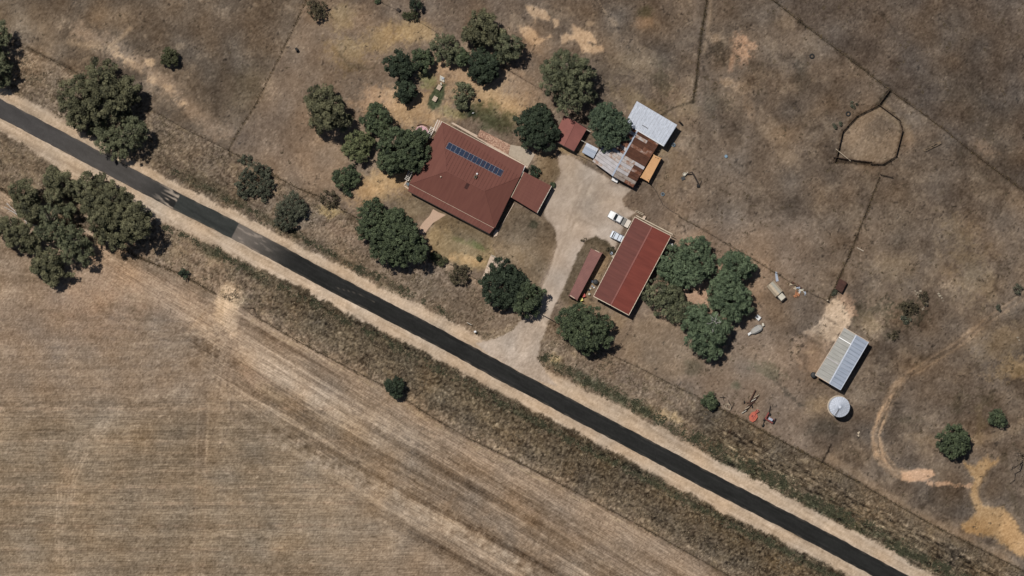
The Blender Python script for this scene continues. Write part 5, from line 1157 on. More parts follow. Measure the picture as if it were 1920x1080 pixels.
# garden furniture on the lawn
st = thing('garden_bench', 'white square garden bench at the north end of green lawn strip', 'bench', P(829, 148))
for i in range(4): m = MB(); q = P(829, 148); m.box((q.x, q.y-.45+i*.3, .45), (1.1, .24, .05), R(-25)); part('slat', m, m_offwhite, st)
m = MB(); m.box(P(830, 147, .62), (.4, .4, .3), .3); part('planter', m, m_zincb, st)
for dx in (-.4, .4):
    m = MB(); m.box(P(829, 148, .22)+Vector((dx, 0, 0)), (.08, .8, .42), R(-25)); part('leg', m, m_offwhite, st)
for (x, y, l) in ((823.5, 164, 'upper pale garden table on the small green lawn'), (815.5, 185.5, 'lower pale garden table on the small green lawn')):
    t = thing('garden_table', l, 'table', P(x, y)); q = P(x, y)
    dr_ = Vector((math.cos(R(60)), math.sin(R(60)), 0))
    for i in range(5):
        c = q+Vector((-dr_.y, dr_.x, 0))*(i-2)*.19; m = MB(); m.box((c.x, c.y, .72), (1.15, .17, .04), R(60)); part('slat', m, m_concd, t)
    for sx in (-.4, .4):
        c = q+dr_*sx; m = MB(); m.box((c.x, c.y, .35), (.07, .7, .7), R(60)); part('leg', m, m_offwhite, t)
m = MB(); m.box(P(827, 157, .25), (.3, .5, .5), .2); single('garden_stool', m, m_offwhite, 'small white stool between the seat and the upper garden table', 'stool', P(827, 157))
m = MB(); m.tube(P(886, 212, 0), P(886, 212, .5), .08, .08, 8); m.box(P(887, 211.8, .5), (.45, .1, .08), .2); single('sprinkler', m, m_white, 'little white sprinkler on the green patch north of the house', 'sprinkler', P(886, 212))
m = MB(); c = P(898.5, 188); m.lathe(c, [(.28, 0), (.34, .5), (.28, .5), (.2, .1), (.01, .1)], 12); single('plant_pot', m, m_dark, 'small black pot east of the sparse garden tree', 'pot', c)
# pink umbrella
um = thing('patio_umbrella', 'round pink and white umbrella beside the north-west corner of the farmhouse', 'umbrella', P(791, 249))
cu = P(791, 249); n8 = 8; ru = 1.6
for i in range(n8):
    a0, a1 = 2*math.pi*i/n8, 2*math.pi*(i+.96)/n8; m = MB()
    q = [cu+Vector((0, 0, 2.8)), cu+Vector((math.cos(a0)*ru, math.sin(a0)*ru, 2.3)), cu+Vector((math.cos(a1)*ru, math.sin(a1)*ru, 2.3))]
    m.add(q+[v-Vector((0, 0, .03)) for v in q], [(0, 1, 2), (5, 4, 3), (0, 3, 4, 1), (1, 4, 5, 2), (2, 5, 3, 0)]); pn = part('canopy_panel', m, m_pink, um)
    m = MB(); bar(m, q[0]+Vector((0, 0, -.05)), q[1]+Vector((0, 0, .02)), .05, .06); part('rib', m, m_steeld, pn)
m = MB(); m.tube(cu, cu+Vector((0, 0, 2.85)), .04, .04, 8); part('pole', m, m_steeld, um)
m = MB(); m.lathe(cu, [(.35, 0), (.35, .08), (.1, .14), (.05, .2)], 14); part('base', m, m_dark, um)
m = MB(); pts = [P(791+18*math.cos(a)*1.0, 251-18*math.sin(a), .15) for a in [x*.22-.1 for x in range(11)]]
for a, b in zip(pts, pts[1:]): bar(m, a, b, .18, .3)
single('curved_edging', m, m_steel, 'curved dark brown garden edging round the pink umbrella', 'edging', P(791, 251))
# letterbox and sign near the entrance
m = MB(); bar(m, P(875.5, 604.5, 1.0), P(884, 609, 1.0), .1, .35); m.tube(P(880, 607, 0), P(880, 607, 1.0), .05, .05, 6); single('farm_sign', m, m_offwhite, 'thin pale sign board by the driveway entrance on the grass', 'sign', P(880, 607))
m = MB(); m.box(P(890.8, 621.8, 1.0), (.5, .4, .4), .3); m.tube(P(890.8, 621.8, 0), P(890.8, 621.8, .85), .06, .06, 6); single('letterbox', m, m_white, 'white letterbox near the road at the driveway entrance', 'letterbox', P(890.8, 621.8))
m = MB(); m.box(P(747, 18.5, .35), (.8, .7, .7), R(-35)); single('trough_box', m, m_steeld, 'dark square box near the hedge at the top edge', 'box', P(747, 18.5))
m = MB(); m.box(P(556, 92.5, .7), (.5, .7, 1.4), R(30)); m.box(P(557.5, 95.5, .35), (.45, .45, .7), .2); single('dark_stump', m, m_dark, 'small black stump standing alone in the paddock west of the garden', 'stump', P(556, 93))
m = MB(); m.lathe(P(1610, 813.5), [(.15, 0), (.15, .3), (.01, .35)], 8); m.box(P(1610, 811, .1), (.6, .3, .15), .6); m.box(P(1609.5, 817, .1), (.4, .3, .1), -.5); single('cattle_lick', m, m_timberl, 'tiny pale trough piece alone south of the silo', 'trough', P(1610, 813.5))
# tyres
def tyre(x, y, r, label):
    c = P(x, y, .12); m = MB(); m.torus(c, r*.72, r*.28, n=20, m=8); single('tyre', m, m_dark, label, 'tyre', P(x, y), smooth=True)
tyre(1522.5, 105.5, .62, 'large black tyre lying alone in the north-east paddock'); tyre(1590.5, 213.5, .6, 'black tyre lying just outside the north-west side of the round pen')
# rocks: pale stone heaps
m_rock = mat_noise('pale_rock', alb(126, 114, 98), alb(166, 154, 136), 2.0, .95)
rk = random.Random(3)
def rock(c, r):
    m = MB(); n = 7; vs = []; fs = []
    rings = [(0, 1.0), (.35, 1.05), (.65, .7), (.8, .25)]
    ja = [rk.uniform(.7, 1.25) for _ in range(n)]
    for z, q in rings:
        for i in range(n): a = 2*math.pi*i/n; vs.append((c.x+math.cos(a)*r*q*ja[i], c.y+math.sin(a)*r*q*ja[i]*.8, z*r*1.1))
    for k in range(3):
        for i in range(n): fs.append((k*n+i, k*n+(i+1) % n, (k+1)*n+(i+1) % n, (k+1)*n+i))
    fs.append(tuple(range(3*n, 4*n))); m.add(vs, fs); return m
for grp, lab, sp_ in (('rocks north heap', 'pale rock in the upper heap north-east of the hay shed', [(1716, 546), (1720, 549), (1724, 552), (1718, 552), (1726, 546), (1722, 556)]), ('rocks east heap', 'pale rock in the rightmost stone heap', [(1762, 555), (1766, 559), (1768, 564), (1760, 551)]), ('rocks south heap', 'pale rock in the lower heap beside weeds', [(1732, 576), (1736, 572), (1730, 580), (1738, 569)]), ('rocks by bush', 'small white rock beside the green weed clump', [(1689, 598), (1693, 595)]), ('rocks far east', 'pale rock at the far eastern edge of the picture', [(1908, 633), (1911, 638)])):
    for k_r, (x, y) in enumerate(sorted(sp_)):
        c = P(x, y); r_ = rk.uniform(.18, .36); single('rock', rock(c, r_), m_rock, ordw[k_r]+' from the left, '+lab, 'rock', c, grp)

# ================================================================== fences
def px_walk(pts, step):
    out = []; carry = 0
    for (a, b) in zip(pts, pts[1:]):
        L = math.hypot(b[0]-a[0], b[1]-a[1])
        n = max(1, round(L/step)); out += [(a[0]+(b[0]-a[0])*i/n, a[1]+(b[1]-a[1])*i/n) for i in range(n)]
    return out+[pts[-1]]
_pm = {}
def fence(name, label, pts, step=42, h=1.15, wires=4, r=.06, mat=m_timberd, rail=False, wr=.012, cat='fence'):
    pts = [p for p in pts if -30 < p[0] < 1950 and -25 < p[1] < 1110] if len(pts) > 3 else pts
    mid_ = pts[len(pts)//2]; t = thing(name, label, cat, P(*mid_)); 
    if (h, r) not in _pm:
        m = MB(); m.tube((0, 0, 0), (0, 0, h), r, r*.9, 6); _pm[(h, r)] = mesh_from('post', m, mat)
    ps = px_walk(pts, step)
    for x, y in ps:
        o = bpy.data.objects.new('post', _pm[(h, r)]); C.objects.link(o); o.parent = t; o.location = P(x, y)-t.location
    for k in range(wires):
        z = h*(k+1)/(wires+.3); m = MB()
        if rail:
            for a, b in zip(pts, pts[1:]): bar(m, P(*a, z), P(*b, z), .06, .12)
            part('rail', m, mat, t)
        else:
            m.path([P(x, y, z) for x, y in ps], wr, 3); part('wire', m, m_timber, t)
    return t
fence('wire_fence', 'wire fence south of the road, west of the field gateway', F_SOUTH_W)
fence('wire_fence', 'long wire fence between the stubble field and roadside, east of field gateway', F_SOUTH_E)
fence('wire_fence', 'wire fence along the road verge below the north-west paddock', F_NORTH_W)
fence('wire_fence', 'wire fence passing the grey shrubs towards the farmhouse garden', F_NORTH_M)
fence('wire_fence', 'short garden fence behind the brown roadside bush', F_GARDEN, 30, 1.0)
gt = fence('farm_gate', 'pipe gate line across the driveway entrance', F_GATE, 32, 1.2, 3, .06, m_steeld, True, cat='gate')
fence('wire_fence', 'roadside fence between the driveway tree and small round bush', F_NORTH_E, 40)
fence('wire_fence', 'long roadside fence running to the bottom right corner', F_NORTH_F)
fence('wire_fence', 'straight dark fence from the verge up to top edge west of garden', F_PAD_W)
fence('wire_fence', 'short fence at the top edge west of the dark hedge', F_TOP, 30); fence('wire_fence', 'short fence just east of the dark hedge near the top', F_TOP2, 26); fence('wire_fence', 'short fence between garden trees and large eucalyptus', F_TOP3, 24)
fence('wire_fence', 'vertical overgrown fence north of the white skillion shed', F_NE_V, 34); fence('wire_fence', 'short slanting fence running to the white skillion shed', F_NE_S, 20, 1.1, 3, .06)
fence('wire_fence', 'diagonal fence from the top edge down to round pen corner', F_NE_D); fence('wire_fence', 'diagonal fence from the round pen corner to right edge', F_NE_D2)
fence('wire_fence', 'fence from behind the big shed to the eastern corner post', F_E_MID, 38); fence('wire_fence', 'dark fence from the corner post up towards round pen', F_E_V, 34)
fence('wire_fence', 'short fence north of the big red shed corner', F_SHED_N, 16); fence('wire_fence', 'short fence south of the big red shed', F_SHED_S, 26); fence('wire_fence', 'stub of fence south-west of the silo joining the roadside', F_SE, 16)
pen = fence('round_pen', 'polygonal rail stockyard pen with dark posts and rails', PEN[:5], 14, 1.5, 4, .07, m_timberd, True, cat='stockyard')
fence('round_pen', 'eastern and southern rails of the polygonal stockyard', PEN[5:]+[PEN[0]], 14, 1.5, 4, .07, m_timberd, True, cat='stockyard')
fence('stock_race', 'double railed cattle race along the southern side of stockyard', [(1562, 294), (1600, 299.5), (1634, 303.5)], 12, 1.5, 4, .07, m_timberd, True, cat='stockyard')
fence('rail_fence', 'short rail spur linking the stockyard to the diagonal fence', [(1648, 196), (1668, 169)], 12, 1.4, 4, .07, m_timberd, True)
fence('rail_fence', 'short rail wing just below the stockyard at the fence end', [(1650, 326), (1672, 331.5)], 12, 1.4, 3, .07, m_timberd, True)
# field gateway post stays
m = MB(); 
for a, b in (((455, 575), (470, 588)), ((455, 575), (474, 577)), ((474, 577), (480, 592))): bar(m, P(*a, .9), P(*b, .9), .1, .1)
for a in ((455, 575), (474, 577), (470, 588)): m.tube(P(*a, 0), P(*a, 1.2), .08, .08, 6)
single('gate_stay', m, m_timberd, 'weathered timber strainer assembly east of the pale field gateway', 'fence post', P(466, 582))
m = MB(); m.tube(P(1551, 563, 0), P(1551, 563, 1.6), .16, .14, 10); m.lathe(P(1551, 563), [(.17, 1.58), (.01, 1.66)], 10); single('corner_post', m, m_timberl, 'pale strainer post at the fence corner by the bare earth pad', 'post', P(1551, 563))
#PART3
# ================================================================== trees and shrubs
def mat_leaf(name, tr=0.05): return mat_attr(name, 0.75, 0.25, 0.0, translucent=tr)
m_leaf = mat_leaf('foliage')
m_bark = mat_noise('grey_brown_bark', alb(90, 78, 66), alb(130, 116, 100), 3, .95, .1)
m_barkp = mat_noise('pale_gum_bark', alb(150, 138, 120), alb(190, 178, 160), 2, .9, .1)
m_dead = mat_noise('bleached_dead_wood', alb(170, 164, 158), alb(206, 202, 198), 3, .9, .1)
SPEC = {   # leaf sRGB low, high, bunch radius, leaf size, density, gap
 'gum':    ((42, 43, 32), (116, 114, 86), .62, .20, 1.0, .24, .55),
 'gumgrey':((52, 56, 43), (114, 116, 88), .52, .17, .85, .34, .55),
 'dark':   ((26, 34, 26), (66, 76, 58), .50, .19, 1.15, .03, .7),
 'elm':    ((34, 42, 32), (92, 102, 74), .48, .18, 1.05, .06, .7),
 'lime':   ((54, 60, 40), (112, 116, 82), .5, .18, .95, .1, .7),
 'pepper': ((42, 54, 40), (108, 122, 94), .5, .16, 1.0, .08, .5),
 'blue':   ((38, 50, 40), (90, 102, 80), .42, .16, 1.1, .03, .7),
 'grey':   ((44, 47, 38), (92, 94, 78), .38, .14, .85, .15, .6),
 'brown':  ((46, 42, 32), (96, 88, 68), .34, .14, .75, .15, .6),
 'olive':  ((44, 46, 32), (82, 84, 58), .4, .15, 1.1, .03, .7),
}
def crown_mesh(lobes, spec, seed, base):
    """lobes: (x, y, z, r, squash) world; leaves gathered in bunches over each lobe"""
    lo, hi, br, ls, dens, gap, below = spec; R_ = np.random.RandomState(seed); cs = []; rad = []; tn = []
    lo = s2l(lo)/ILL*1.35; hi = s2l(hi)/ILL*1.35
    L = np.array(lobes)
    for (x, y, z, r, sq) in lobes:
        n = max(5, int(dens*2.0*r*r/(br*br)*1.15))
        v = R_.randn(n, 3); v /= np.linalg.norm(v, axis=1)[:, None]; v[:, 2] = np.where(v[:, 2] < -.15, -v[:, 2]*R_.rand(n), v[:, 2])
        rr_ = r*(0.84+0.22*R_.rand(n)-0.22*(R_.rand(n) < .3)); p = v*rr_[:, None]; p[:, 2] *= sq
        p += (x, y, z)
        keep = R_.rand(n) > gap
        # drop bunches hidden deep inside a neighbouring lobe
        for (x2, y2, z2, r2, sq2) in lobes:
            if (x2, y2) == (x, y): continue
            d = np.sqrt(((p[:, 0]-x2)**2+(p[:, 1]-y2)**2+((p[:, 2]-z2)/sq2)**2)); keep &= d > r2*.62
        p = p[keep]; cs.append(p); t = R_.rand(len(p))*.6+.2*R_.rand(); tn.append(t); rad.append(br*(0.6+.75*R_.rand(len(p))))
    cs = np.concatenate(cs); tn = np.concatenate(tn); rad = np.concatenate(rad)
    per = int(46*dens*min(1.6, (br/.5)**2*(.18/ls)**2)); nb = len(cs)
    v = R_.randn(nb, per, 3); v /= np.linalg.norm(v, axis=2)[:, :, None]; v[:, :, 2] = np.abs(v[:, :, 2])*np.where(R_.rand(nb, per) < .8, 1, -1)
    rr_ = rad[:, None]*(0.6+.6*R_.rand(nb, per)**1.3); c = cs[:, None, :]+v*rr_[:, :, None]*np.array((1, 1, .75))
    nrm = v*0.9+R_.randn(nb, per, 3)*.45+np.array((0, 0, .25)); nrm /= np.linalg.norm(nrm, axis=2)[:, :, None]
    a = np.cross(nrm, R_.randn(nb, per, 3)); a /= np.linalg.norm(a, axis=2)[:, :, None]; b = np.cross(nrm, a)
    s_ = ls*(.6+.8*R_.rand(nb, per))[:, :, None]; q = np.stack([c-a*s_, c-b*s_*.55, c+a*s_, c+b*s_*.55], 2)
    q[..., 2] = np.maximum(q[..., 2], .05)
    t = np.clip(tn[:, None]+.35*(R_.rand(nb, per)-.4), 0, 1)
    col = lo[None, None, :]*(1-t[..., None])+hi[None, None, :]*t[..., None]
    col = col*(0.9+.2*R_.rand(nb, per, 1)); col = np.repeat(col[:, :, None, :], 4, 2).reshape(-1, 3)
    co = (q.reshape(-1, 3)-np.array(base)).astype(np.float32); nq = len(co)//4
    me = bpy.data.meshes.new('crown'); me.vertices.add(len(co)); me.vertices.foreach_set('co', co.ravel())
    me.loops.add(len(co)); me.loops.foreach_set('vertex_index', np.arange(len(co), dtype=np.int32))
    me.polygons.add(nq); me.polygons.foreach_set('loop_start', (np.arange(nq)*4).astype(np.int32)); me.polygons.foreach_set('loop_total', np.full(nq, 4, np.int32))
    at = me.color_attributes.new('Col', 'FLOAT_COLOR', 'POINT'); at.data.foreach_set('color', np.concatenate([col, np.ones((len(col), 1))], 1).astype(np.float32).ravel())
    me.materials.append(m_leaf); me.update(calc_edges=True); return me
_tree_faces = [0]
def tree(name, label, lobes_px, h, kind, seed, cat='tree', group=None, sub=True, bark=None, trunk_r=None, ground_frac=.25, split=True, sq=None):
    """lobes_px: (px, py, r_px[, relative height]); trunk, limbs and crown at real height h"""
    Rn = random.Random(seed); spec = SPEC[kind]
    ax = sum(l[0]*l[2] for l in lobes_px)/sum(l[2] for l in lobes_px); ay = sum(l[1]*l[2] for l in lobes_px)/sum(l[2] for l in lobes_px)
    base = P(ax, ay); t = thing(name, label, cat, base, group); lobes = []
    for l in lobes_px:
        r = l[2]*M_PX; hh = h*(l[3] if len(l) > 3 else 1.0)
        if split and r > 1.3:
            n = 8 if r < 3 else 11
            rc_ = r*.60; lobes.append((l[0], l[1], hh-rc_*1.0, rc_))
            for i in range(n):
                a = 2*math.pi*(i+Rn.uniform(-.3, .3))/n; d = r*Rn.uniform(.46, .74); rr_ = r*Rn.uniform(.24, .44)
                lobes.append((l[0]+math.cos(a)*d/M_PX, l[1]+math.sin(a)*d/M_PX, hh*Rn.uniform(.38, .90)-rr_*.3, rr_))
            for i in range(8 if 'gum' in kind or kind in ('pepper', 'elm') else 4):
                a = Rn.uniform(0, 6.283); d = r*Rn.uniform(.86, 1.06); lobes.append((l[0]+math.cos(a)*d/M_PX, l[1]+math.sin(a)*d/M_PX, hh*Rn.uniform(.3, .7), r*Rn.uniform(.10, .17)))
        else: lobes.append((l[0], l[1], max(r*.3, hh-r*.8), r))
    W = []
    for (x, y, z, r) in lobes:
        z = max(z, r*.35); p = P(x, y, z); W.append((p.x, p.y, z, r, sq or 1.0))
    kk = 1.0 if 'gum' in kind else 1.07; W = [(a, b, c, d*kk, e) for a, b, c, d, e in W]; me = crown_mesh(W, spec, seed, base); o = bpy.data.objects.new('crown', me); C.objects.link(o); o.parent = t
    _tree_faces[0] += len(me.polygons)
    bk = bark or (m_barkp if kind in ('gum', 'gumgrey') else m_bark)
    tr = trunk_r or max(.06, .032*h); m = MB(); top = Vector((base.x, base.y, h*.38))
    m.tube(base+Vector((0, 0, -.1)), base+Vector((0, 0, h*.12)), tr*1.25, tr, 9); m.tube(base+Vector((0, 0, h*.12)), top, tr, tr*.8, 9); part('trunk', m, bk, t, smooth=True)
    m = MB()
    for i, (x, y, z, r, s_) in enumerate(W[:16]):
        e = Vector((x, y, z)); mid_ = lerp(top, e, .5)+Vector((Rn.uniform(-.3, .3), Rn.uniform(-.3, .3), .3)); m.tube(top-Vector((0, 0, tr)), mid_, tr*.5, tr*.3, 6); m.tube(mid_, e, tr*.3, tr*.1, 5)
    part('limbs', m, bk, t); return t
G = 'gum trees along the road'
tree('gum_tree', 'big gum tree north of the road with dense rounded olive crown', [(185, 150, 36), (150, 183, 40, .95), (200, 186, 40), (150, 212, 28, .8), (226, 192, 30, .85), (238, 170, 22, .75)], 14, 'gum', 1)
tree('gum_tree', 'sparser gum tree overhanging the road just below the biggest olive gum', [(238, 252, 34), (205, 262, 26, .8), (184, 240, 18, .7), (222, 282, 18, .6), (255, 245, 20, .9)], 11, 'gumgrey', 2)
tree('gum_tree', 'gum tree cut by the left edge beside the north-west paddock', [(-24, 78, 42), (2, 66, 16, .8), (-22, 125, 34), (8, 124, 13, .7), (2, 146, 15, .6)], 12, 'gumgrey', 3)
tree('gum_tree', 'largest spreading gum south of the road with long dark shadow', [(160, 350, 26, .8), (190, 352, 24, .85), (208, 378, 32), (236, 400, 32), (256, 420, 28), (222, 432, 30, .9), (188, 402, 30, .95), (172, 376, 24, .9), (196, 438, 16, .6)], 14, 'gum', 4)
tree('gum_tree', 'upper upright gum at the top left of the roadside clump', [(96, 335, 19), (116, 345, 22), (104, 362, 20, .9)], 11, 'gum', 5)
tree('gum_tree', 'left gum with compact dark crown in the roadside clump', [(44, 362, 25), (52, 386, 22, .9), (60, 400, 16, .8)], 11, 'gum', 6)
tree('gum_tree', 'lowest left gum reaching the left edge of the picture in the clump', [(14, 428, 20), (36, 440, 26, .9), (54, 455, 18, .8)], 10, 'gum', 7)
tree('gum_tree', 'thin grey-green gum with visible branches in the middle of clump', [(92, 402, 22), (108, 434, 25, .9), (84, 434, 18, .8), (128, 395, 12, .7)], 12, 'gumgrey', 8)
tree('gum_tree', 'gum at the lower right of clump beside the stubble field', [(138, 448, 28), (156, 474, 20, .8), (128, 470, 20, .8)], 11, 'gumgrey', 9)
tree('gum_tree', 'southernmost gum of the clump standing over the field edge', [(92, 490, 26), (78, 503, 20, .8), (106, 508, 18, .8), (96, 522, 12, .6), (132, 518, 6, .4)], 9, 'gum', 10)
tree('gum_sapling', 'small brownish young tree under the right side of the biggest roadside gum', [(188, 450, 10)], 4, 'brown', 11, split=False)
tree('bush', 'single dark round bush standing in the north-west paddock', [(319, 107, 17)], 4, 'olive', 12, cat='bush')
tree('pine_tree', 'tall teardrop-shaped olive tree west of garden casting black shadow', [(600, 183, 25, .95), (618, 205, 29), (606, 222, 24, .9), (594, 200, 20, .9), (634, 222, 22, .8)], 13, 'gum', 13)
tree('garden_tree', 'green tree directly above the yellow-green one west of farmhouse', [(705, 222, 27)], 7, 'elm', 14)
tree('garden_tree', 'yellow-green tree west of the large round dark tree', [(672, 276, 27), (684, 262, 16, .8)], 6, 'lime', 15)
tree('garden_tree', 'large round dark green tree overlapping the west side of farmhouse', [(745, 278, 42), (768, 285, 36), (735, 300, 25, .8), (778, 262, 22, .9)], 9, 'elm', 16)
tree('bush', 'grey-green rounded bush southwest of the yellow-green tree', [(650, 332, 22)], 4, 'elm', 17, cat='bush')
tree('shrub', 'tiny dark shrub just below the grey-green rounded bush', [(651, 365, 6.5)], 1.6, 'dark', 18, cat='shrub', split=False)
tree('shrub', 'larger grey wispy shrub beside the verge, upper of the two', [(482, 335, 30), (492, 355, 22, .8), (462, 348, 20, .7)], 4, 'grey', 19, cat='shrub')
tree('shrub', 'small faded grey scrub touching the larger wispy shrub', [(462, 300, 9), (452, 298, 6, .8)], 1.3, 'grey', 20, cat='shrub', split=False)
tree('shrub', 'grey-green shrub close to the road, lower of the two', [(548, 386, 24), (536, 405, 26), (560, 392, 16, .8)], 4, 'grey', 21, cat='shrub')
tree('shrub', 'nearly bare brownish shrub right of the two grey verge shrubs', [(617, 372, 16)], 2.5, 'brown', 22, cat='shrub', split=False)
tree('elm_tree', 'long irregular dark tree between the road and the curved garden path', [(700, 398, 24), (697, 425, 26), (730, 420, 26, .95), (745, 410, 18, .9), (752, 450, 38), (728, 462, 32, .9), (775, 468, 26, .9), (748, 480, 20, .7)], 10, 'elm', 23)
tree('bush', 'round brown-grey bush beside the garden fence above the road', [(862, 514, 19)], 3, 'brown', 24, cat='bush')
tree('hedge', 'short low green hedge along the front garden fence', [(812, 480, 7), (822, 486, 8), (831, 491, 7)], 1.3, 'olive', 25, cat='hedge', split=False)
tree('shrub', 'tiny isolated green shrub on the yellow front lawn', [(897, 482, 5)], 1.0, 'olive', 26, cat='shrub', split=False)
tree('elm_tree', 'large round blackish-green tree left of the driveway', [(945, 532, 42)], 9, 'dark', 27, sq=.7)
tree('elm_tree', 'lighter green tree overlapping the driveway beside the blackish tree', [(988, 557, 33)], 7.5, 'elm', 28)
tree('elm_tree', 'round green tree right of the driveway mouth below maroon container', [(1092, 612, 40), (1108, 622, 38), (1072, 600, 25, .85), (1098, 640, 24, .8)], 9, 'elm', 29)
tree('garden_tree', 'very dark tree at the west end of the upper garden group', [(746, 118, 23), (755, 128, 20, .9)], 7, 'dark', 30)
tree('garden_tree', 'mid-green tree touching the dark one in the upper garden group', [(790, 113, 20)], 6, 'elm', 31)
tree('garden_tree', 'dark green tree at the bottom of the west garden group', [(761, 166, 20), (764, 178, 14, .8)], 6, 'dark', 32)
tree('garden_tree', 'grey-green tree beside the fence between the two garden groups', [(834, 88, 25), (838, 104, 18, .8)], 6.5, 'gumgrey', 33)
tree('garden_tree', 'small green tree squeezed between the grey-green and dark trees', [(867, 107, 13)], 5, 'elm', 34)
tree('gum_tree', 'dense olive-grey gum at the top of the upper garden group', [(900, 52, 30), (918, 66, 24, .95), (888, 66, 20, .9)], 10, 'gum', 35)
tree('gum_tree', 'thin grey gum at the right of the upper garden group', [(950, 82, 24), (962, 96, 18, .8), (945, 102, 16, .7)], 9, 'gumgrey', 36)
tree('garden_tree', 'dark dense tree at the bottom right of upper garden group', [(908, 122, 31), (912, 138, 20, .8)], 7.5, 'dark', 37)
tree('garden_tree', 'sparse open fruit tree between green lawn strip and black pot', [(866, 176, 20), (868, 192, 12, .7)], 4, 'gumgrey', 38)
tree('gum_tree', 'large spreading grey-green gum north of the little red shed', [(1058, 125, 28), (1080, 148, 32), (1044, 155, 26, .9), (1066, 188, 26, .85), (1036, 130, 18, .8), (1096, 172, 22, .8), (1090, 130, 20, .85)], 13, 'gumgrey', 39)
tree('garden_tree', 'deep green round tree beside the patio north-east of farmhouse', [(1004, 240, 38), (1018, 250, 30, .9), (1012, 214, 18, .85)], 8, 'dark', 40)
tree('cypress_tree', 'bluish-green round tree leaning over the rusty shed roof', [(1138, 222, 32), (1150, 238, 30), (1140, 256, 26, .9), (1122, 218, 18, .9)], 9, 'blue', 41)
tree('shrub', 'small clipped round shrub in the corner between carport and patio', [(1001, 321.5, 9)], 1.8, 'dark', 42, cat='shrub', split=False)
tree('pepper_tree', 'pepper tree just east of big red shed, uppermost left of grove', [(1303, 476, 30), (1290, 504, 32, .95), (1262, 486, 23, .85), (1318, 496, 23, .9)], 7.5, 'pepper', 43)
tree('pepper_tree', 'low pepper tree bushes linking the grove to the big shed wall', [(1252, 508, 16), (1266, 520, 16, .8), (1240, 498, 11, .7)], 5, 'pepper', 44)
tree('pepper_tree', 'pepper tree hugging the lower wall of the big red shed', [(1232, 545, 25), (1250, 570, 25, .9), (1276, 582, 22, .9), (1260, 548, 18, .8), (1262, 598, 9, .5)], 6, 'gumgrey', 45)
tree('pepper_tree', 'upper right pepper tree of the grove next to the long fence', [(1376, 502, 29), (1392, 498, 22, .9), (1366, 522, 20, .8)], 7.5, 'pepper', 46)
tree('pepper_tree', 'pale bluish pepper tree on the eastern side of the grove', [(1362, 542, 30), (1378, 566, 30), (1380, 588, 13, .8), (1350, 562, 20, .85)], 8, 'pepper', 47)
tree('pepper_tree', 'southernmost pepper tree of the grove with bleached dead branches', [(1306, 600, 28, .9), (1322, 630, 35), (1332, 652, 20, .8), (1347, 612, 24, .85)], 8.5, 'pepper', 48)
tree('roadside_tree', 'solitary dark tree between field and verge south of the road', [(742, 725, 18), (742, 735, 10, .7)], 5, 'dark', 49)
tree('bush', 'reddish-brown bush cut by the top edge near the paddock fence', [(594, 20, 19)], 4, 'brown', 50, cat='bush')
tree('garden_tree', 'round dark tree standing alone near the bottom right corner', [(1786, 828, 28), (1792, 838, 22, .9)], 6.5, 'elm', 51)
tree('bush', 'dark irregular bush near the right edge above the round tree', [(1871, 784, 13), (1880, 792, 9, .8), (1866, 778, 8, .8)], 3.5, 'elm', 52, cat='bush')
tree('bush', 'dense round bush on the roadside fence beside old implements', [(1331, 752, 13)], 3, 'elm', 53, cat='bush')
tree('hedge', 'dark clipped bush at the top edge north of garden', [(778, 2, 9), (780, 10, 9, .9)], 4, 'dark', 54, cat='bush', split=False)
tree('hedge', 'olive curved hedge on the fence near the top edge', [(774, 28, 9), (764, 30, 6, .7), (758, 28, 4, .6)], 2.2, 'olive', 55, cat='hedge', split=False)
tree('shrub', 'small dark shrub on the fence south-east of the gum clump', [(345, 513, 8)], 2, 'dark', 56, cat='shrub', split=False)
tree('shrub', 'tiny green shrub at the top edge left of dark box', [(710, 3, 5)], 1, 'elm', 57, cat='shrub', split=False)
tree('shrub', 'dark round shrub at the far right edge of the paddock', [(1909, 541, 8)], 1.8, 'grey', 58, cat='shrub', split=False)
tree('shrub', 'smaller dark shrub left of the far right edge one', [(1875, 577, 5)], 1.2, 'grey', 59, cat='shrub', split=False)
tree('shrub', 'low dull green shrub below the tyre outside the round pen', [(1570, 234, 6.5)], .8, 'grey', 60, cat='shrub', split=False)
tree('shrub', 'low faint grey shrub above the tyre outside the round pen', [(1601, 196, 6)], .8, 'grey', 61, cat='shrub', split=False)
tree('shrub', 'green weed shrub by white rocks north-east of hay shed', [(1700, 600, 7), (1693, 595, 3)], .7, 'grey', 62, cat='shrub', split=False)
tree('shrub', 'brown shrub beside the upper rock heap', [(1731, 556, 9), (1734, 566, 6)], 1.4, 'brown', 63, cat='shrub', split=False)
tree('shrub', 'wide brown scrub left of the lower rock heap', [(1700, 574, 13), (1714, 580, 9)], 1.0, 'brown', 64, cat='shrub', split=False)
tree('shrub', 'brown scrub patch north-east of the hay shed', [(1674, 628, 9), (1680, 622, 6)], 1.0, 'brown', 65, cat='shrub', split=False)
tree('shrub', 'tiny green shrub on the west lawn path side of maroon container', [(1094, 452, 4)], .6, 'brown', 66, cat='shrub', split=False)
tree('flower_bed', 'low flowering plants against the north-western wall of the big red shed', [(1141, 467, 3), (1147, 464, 3), (1150, 468, 3), (1145, 471, 3)], .5, 'brown', 67, cat='plants', split=False)
tree('shrub', 'thin green shrub line west of brown iron box shed', [(1563, 552, 3), (1567, 545, 3)], .5, 'grey', 68, cat='shrub', split=False)
tree('shrub', 'small green tuft at the driveway corner of the carport', [(1036, 347, 3.5)], .8, 'elm', 69, cat='shrub', split=False)
